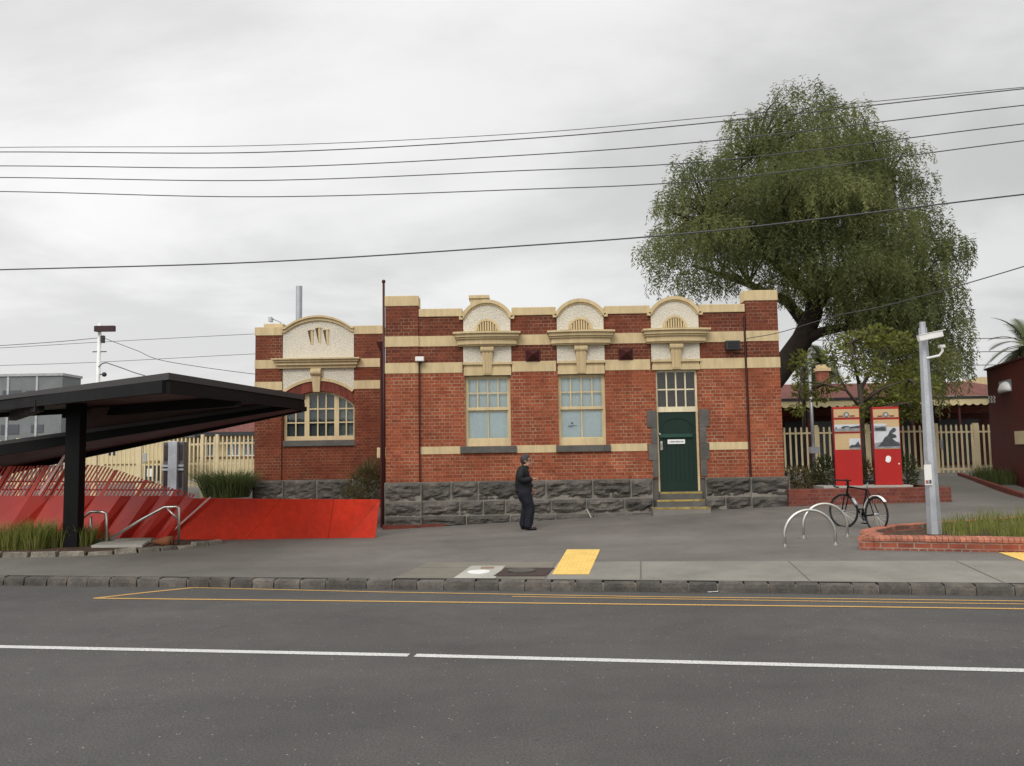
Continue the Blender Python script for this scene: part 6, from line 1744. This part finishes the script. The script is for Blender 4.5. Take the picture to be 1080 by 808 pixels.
def person():
    g = ong(555, 559); Y = g.y
    px = Y / F                                     # metres per photo pixel at this depth
    t0 = at(555, 559, Y); H_ = (559.3 - 480)*px
    k = H_ / 1.64
    V = lambda x, y, z: Vector((x*k, y*k, z*k))
    skin_m = basic('skin', (.42, .23, .16), .55, .08, 6, 30, bump=0); jk = basic('black_jacket', (.011, .011, .012), .75, .3, 5, 40, bump=.4, bd=.01); tr = basic('navy_trousers', (.009, .010, .017), .8, .25, 4, 40, bump=.4, bd=.01)
    hair = basic('grey_hair', (.045, .042, .042), .7, .4, 12, 70, bump=.8, bd=.01); shoe = basic('black_shoe', (.010, .009, .009), .4, .15)
    root = None
    # x forward (+X), y: near side negative, z up
    shN, shF = V(-.075, -.165, 1.30), V(-.03, .165, 1.29)
    elN, elF = V(-.10, -.225, 1.06), V(.04, .21, 1.05)
    wrN, wrF = V(.14, -.19, 1.10), V(.135, .19, .88)
    hipN, hipF = V(-.01, -.085, .82), V(.01, .085, .82)
    knN, knF = V(.085, -.09, .455), V(.0, .09, .45)
    anN, anF = V(.02, -.10, .085), V(-.075, .09, .085)
    toN, toF = V(.17, -.115, .03), V(.075, .105, .03)
    pel, spi, che, nec, hd0, hd1, hd2 = V(-.01, 0, .86), V(-.045, 0, 1.05), V(-.055, 0, 1.24), V(-.005, 0, 1.36), V(.03, 0, 1.43), V(.025, 0, 1.50), V(.01, 0, 1.575)
    body = [(pel, (.08*k, .08*k)), (spi, (.09*k, .08*k)), (che, (.12*k, .10*k)), (nec, .052*k), (V(.035, 0, 1.425), (.058*k, .062*k)), (hd1, (.075*k, .088*k)), (hd2, (.062*k, .075*k)),
            (shN, .055*k), (elN, .042*k), (wrN, .027*k), (shF, .055*k), (elF, .042*k), (wrF, .027*k),
            (hipN, .05*k), (knN, .04*k), (anN, .04*k), (toN, .03*k), (hipF, .05*k), (knF, .04*k), (anF, .04*k), (toF, .03*k),
            (V(.105, 0, 1.415), .028*k), (V(.125, 0, 1.475), .017*k)]
    ed = [(0,1),(1,2),(2,3),(3,4),(4,5),(5,6),(2,7),(7,8),(8,9),(2,10),(10,11),(11,12),(0,13),(13,14),(14,15),(15,16),(0,17),(17,18),(18,19),(19,20),(4,21),(5,22)]
    mb = MB(); vs, fs = skin(body, ed); mb.add(vs, fs)
    for s in (-1, 1): mb.ball(V(.005, s*.083, 1.485), .022*k, .012*k, .034*k, 8, 6)       # ears
    # nose wedge and lips
    mb.ball(V(.128, 0, 1.462), .020*k, .016*k, .022*k, 8, 6); mb.ball(V(.118, 0, 1.420), .016*k, .026*k, .010*k, 8, 6)
    def hand(w, d, palm_n, curl):
        d = Vector(d).normalized(); n = Vector(palm_n); n = (n - d*n.dot(d)).normalized(); s = d.cross(n)
        pts = [(w, .026*k), (w + d*.05*k, (.032*k, .020*k)), (w + d*.085*k, (.034*k, .018*k))]
        v, f = skin(pts, [(0,1),(1,2)], 1); mb.add(v, f)
        for i, (o, L) in enumerate(((-.030, .070), (-.010, .080), (.010, .075), (.029, .058))):
            b = w + d*.075*k + s*o*k; q = [b]; dd = d.copy()
            for j, fr in enumerate((.42, .33, .25)):
                dd = (dd + n*curl*(.55 + .25*j)).normalized(); q.append(q[-1] + dd*L*fr*k)
            v, f = skin([(p, .0095*k*(1 - .1*j)) for j, p in enumerate(q)], [(0,1),(1,2),(2,3)], 1); mb.add(v, f)
        q = [w + d*.03*k - s*.022*k, w + d*.055*k - s*.05*k + n*.01*k, w + d*.085*k - s*.055*k + n*.028*k]
        v, f = skin([(q[0], .013*k), (q[1], .0115*k), (q[2], .009*k)], [(0,1),(1,2)], 1); mb.add(v, f)
    hand(wrN, (.92, .15, .10), (0, 1, -.15), .75)
    hand(wrF, (.45, -.05, -.9), (0, -1, 0), .45)
    def place(m): m.v = [(v[0]*1.06 + t0.x, v[1]*1.05 + Y, v[2] + g.z) for v in m.v]; return m
    place(mb)
    root = bpy.data.objects.new('person', None)
    root = mb.build('person', skin_m, None, smooth=True, recalc=True)
    # put the origin at the feet
    me = root.data; me.transform(Matrix.Translation((-t0.x, -Y, -g.z))); root.location = (t0.x, Y, g.z)
    tag(root, 'grey-haired person in black jacket and navy trousers standing in profile before the brick building', 'person')
    def cloth(name, pts, ed, mat, extra=None, sub=2, rough=.012):
        m = MB(); v, f = skin(pts, ed, sub)
        v = [q + Vector((noise.noise(q*9), noise.noise(q*9 + Vector((5,0,0))), noise.noise(q*8 + Vector((0,7,0)))))*rough*k for q in v]
        m.add(v, f)
        if extra: extra(m)
        place(m); return m.build(name, mat, root, smooth=True)
    # jacket: blouson with elastic hem, sleeves, upright collar
    jp = [(V(-.035, 0, .77), (.185*k, .19*k)), (V(-.04, 0, .86), (.18*k, .182*k)), (V(-.045, 0, .94), (.175*k, .175*k)), (V(-.06, 0, 1.10), (.170*k, .172*k)), (V(-.065, 0, 1.235), (.165*k, .165*k)), (V(-.025, 0, 1.335), (.090*k, .095*k)),
          (V(-.07, -.155, 1.285), .088*k), (V(-.105, -.222, 1.17), .080*k), (elN + V(-.005, -.005, 0), .074*k), (elN.lerp(wrN, .5) + V(0, -.005, 0), .062*k), (elN.lerp(wrN, 1.0), .058*k),
          (V(-.025, .155, 1.28), .085*k), (V(.005, .205, 1.17), .076*k), (elF, .07*k), (elF.lerp(wrF, .5), .06*k), (elF.lerp(wrF, 1.0), .058*k)]
    je = [(0,1),(1,2),(2,3),(3,4),(4,5),(4,6),(6,7),(7,8),(8,9),(9,10),(4,11),(11,12),(12,13),(13,14),(14,15)]
    def collar(m):
        ring = []
        for j, (z, rx, ry, ox) in enumerate(((1.325, .085, .085, -.012), (1.375, .078, .078, .000), (1.385, .068, .070, .000), (1.33, .07, .07, -.01))):
            for i in range(14):
                a = 2*math.pi*i/14; ring.append(V(ox + rx*math.cos(a), ry*math.sin(a), z + (.02 if math.cos(a) < -.3 else 0) - (.03 if math.cos(a) > .7 else 0)))
        m.add(ring, [(j*14+i, j*14+(i+1)%14, (j+1)*14+(i+1)%14, (j+1)*14+i) for j in range(3) for i in range(14)])
    cloth('jacket', jp, je, jk, collar, 2, .016)
    m = MB(); v, f = skin([(V(.035, 0, 1.30), (.05*k, .045*k)), (V(.035, 0, 1.355), (.052*k, .05*k))], [(0,1)], 1); m.add(v, f); place(m); m.build('shirt_collar', basic('grey_shirt', (.30, .29, .32)), root, smooth=True)
    tp = [(V(-.03, 0, .95), (.09*k, .10*k)), (V(-.035, 0, .82), (.15*k, .15*k)), (hipN + V(-.025, -.005, -.05), .165*k), (V(.03, -.092, .62), .14*k), (knN + V(.015, 0, 0), .112*k), (V(.06, -.098, .28), .10*k), (anN + V(.015, 0, -.055), .09*k),
          (hipF + V(-.06, 0, -.05), .135*k), (V(-.0, .09, .62), .095*k), (knF + V(-.01, 0, 0), .08*k), (V(-.045, .09, .28), .074*k), (anF + V(.015, 0, -.055), .088*k)]
    cloth('trousers', tp, [(0,1),(1,2),(2,3),(3,4),(4,5),(5,6),(1,7),(7,8),(8,9),(9,10),(10,11)], tr, None, 2, .018)
    for a, b in ((anN, toN), (anF, toF)):
        m = MB(); v, f = skin([(Vector((a.x - .045*k, a.y, .042*k)), (.042*k, .040*k)), (Vector((a.x + .03*k, a.y, .055*k)), (.044*k, .048*k)), (Vector((b.x - .06*k, b.y, .040*k)), (.046*k, .036*k)), (Vector((b.x + .045*k, b.y, .034*k)), (.046*k, .034*k))], [(0,1),(1,2),(2,3)], 2)
        v = [Vector((q.x, q.y, max(.002, q.z))) for q in v]; m.add(v, f); place(m); m.build('shoe', shoe, root, smooth=True)
    # hair: cap over the skull, longer at the nape
    m = MB(); nu, nv = 22, 12; vs = []
    for j in range(nv+1):
        ph = math.pi*.5 - (math.pi*.80)*j/nv
        for i in range(nu):
            a = 2*math.pi*i/nu; ca, sa = math.cos(a), math.sin(a); front = ca > .25
            lim = (-.05 if front else -1.0); pp = max(ph, .45 + .1*abs(sa) if ca > .45 else (-.15 if ca > .1 else -1.0))
            bump_ = 1 + .06*noise.noise(Vector((ca*2.5, sa*2.5, ph*3)))
            vs.append(V(.010, 0, 1.512) + Vector((ca*math.cos(pp)*.112*bump_, sa*math.cos(pp)*.096*bump_, math.sin(pp)*.125*bump_ ))*k)
    m.add(vs, [(j*nu+i, j*nu+(i+1)%nu, (j+1)*nu+(i+1)%nu, (j+1)*nu+i) for j in range(nv) for i in range(nu)])
    place(m); m.build('hair', hair, root, smooth=True)
    m = MB(); 
    for s in (-1, 1): m.ball(V(.106, s*.034, 1.490), .010*k, .013*k, .008*k, 8, 6)
    place(m); m.build('eye', shoe, root)
    m = MB()
    for s in (-1, 1): m.bar(V(.108, s*.015, 1.508), V(.095, s*.055, 1.508), .012*k, .008*k)
    place(m); m.build('eyebrow', hair, root)
person()

# ------------------------------------------------------------------ sky and sun (bright overcast)
w = bpy.data.worlds.new('World'); scene.world = w; w.use_nodes = True
nt = w.node_tree; nt.nodes.clear()
N = nt.nodes.new; Lk = nt.links.new
out = N('ShaderNodeOutputWorld'); bg = N('ShaderNodeBackground'); bg.inputs['Strength'].default_value = .1
SUN_EL, SUN_AZ = R(38), R(200)
sky = N('ShaderNodeTexSky'); sky.sky_type = 'NISHITA'; sky.sun_disc = False; sky.sun_elevation = SUN_EL; sky.sun_rotation = SUN_AZ
tc = N('ShaderNodeTexCoord'); sep = N('ShaderNodeSeparateXYZ'); Lk(tc.outputs['Generated'], sep.inputs[0])
def mth(op, a, b=0.0, clamp=False):
    n = N('ShaderNodeMath'); n.operation = op; n.use_clamp = clamp
    for i, v in enumerate((a, b)):
        if isinstance(v, (int, float)): n.inputs[i].default_value = v
        else: Lk(v, n.inputs[i])
    return n.outputs[0]
zc = mth('MAXIMUM', sep.outputs['Z'], 0.0); den = mth('ADD', zc, .22)
cmb = N('ShaderNodeCombineXYZ'); Lk(mth('DIVIDE', sep.outputs['X'], den), cmb.inputs[0]); Lk(mth('DIVIDE', sep.outputs['Y'], den), cmb.inputs[1])
mp = N('ShaderNodeMapping'); mp.inputs['Location'].default_value = (3.1, .4, 0); mp.inputs['Scale'].default_value = (.75, 1.0, 1); Lk(cmb.outputs[0], mp.inputs[0])
n1 = N('ShaderNodeTexNoise'); n1.inputs['Scale'].default_value = 1.15; n1.inputs['Detail'].default_value = 8; n1.inputs['Roughness'].default_value = .56; n1.inputs['Distortion'].default_value = .3; Lk(mp.outputs[0], n1.inputs['Vector'])
rmp = N('ShaderNodeMapRange'); rmp.interpolation_type = 'SMOOTHSTEP'; Lk(n1.outputs['Fac'], rmp.inputs[0])
for i, v in enumerate((.36, .62, .68, .90)): rmp.inputs[i+1].default_value = v
# brighter high up and towards the left, greyer to the right
gain = mth('ADD', mth('MULTIPLY', mth('MAXIMUM', mth('SUBTRACT', zc, .46), 0.0), 2.0), 1.0)
side = mth('ADD', mth('MULTIPLY', sep.outputs['X'], -.26), 1.0)
back = mth('ADD', mth('MULTIPLY', mth('MAXIMUM', mth('MULTIPLY', sep.outputs['Y'], -1.0), 0.0), .45), 1.0)
lum = mth('MULTIPLY', mth('MULTIPLY', mth('MULTIPLY', rmp.outputs[0], gain), side), back)
cl = N('ShaderNodeVectorMath'); cl.operation = 'SCALE'; cl.inputs[0].default_value = (10.0, 9.98, 9.90); Lk(lum, cl.inputs['Scale'])
mx = N('ShaderNodeMix'); mx.data_type = 'RGBA'; mx.inputs[0].default_value = .96; Lk(sky.outputs[0], mx.inputs[6]); Lk(cl.outputs[0], mx.inputs[7])
Lk(mx.outputs[2], bg.inputs[0]); Lk(bg.outputs[0], out.inputs[0])
sd = bpy.data.lights.new('sun', 'SUN'); sd.energy = 1.25; sd.angle = R(25); sd.color = (1, .94, .87)
so = bpy.data.objects.new('sun', sd); COL.objects.link(so)
# light travels from behind-left of the camera down onto the facade
ldir = Vector((.27, .74, -math.sin(SUN_EL))).normalized(); so.rotation_euler = ldir.to_track_quat('-Z', 'Y').to_euler(); so.location = (0, -5, 30)

vs_ = scene.view_settings; vs_.view_transform = 'Standard'; vs_.look = 'None'; vs_.exposure = 0; vs_.gamma = 1; vs_.use_curve_mapping = False
scene.cycles.max_bounces = 6; scene.cycles.transparent_max_bounces = 12; scene.cycles.diffuse_bounces = 3
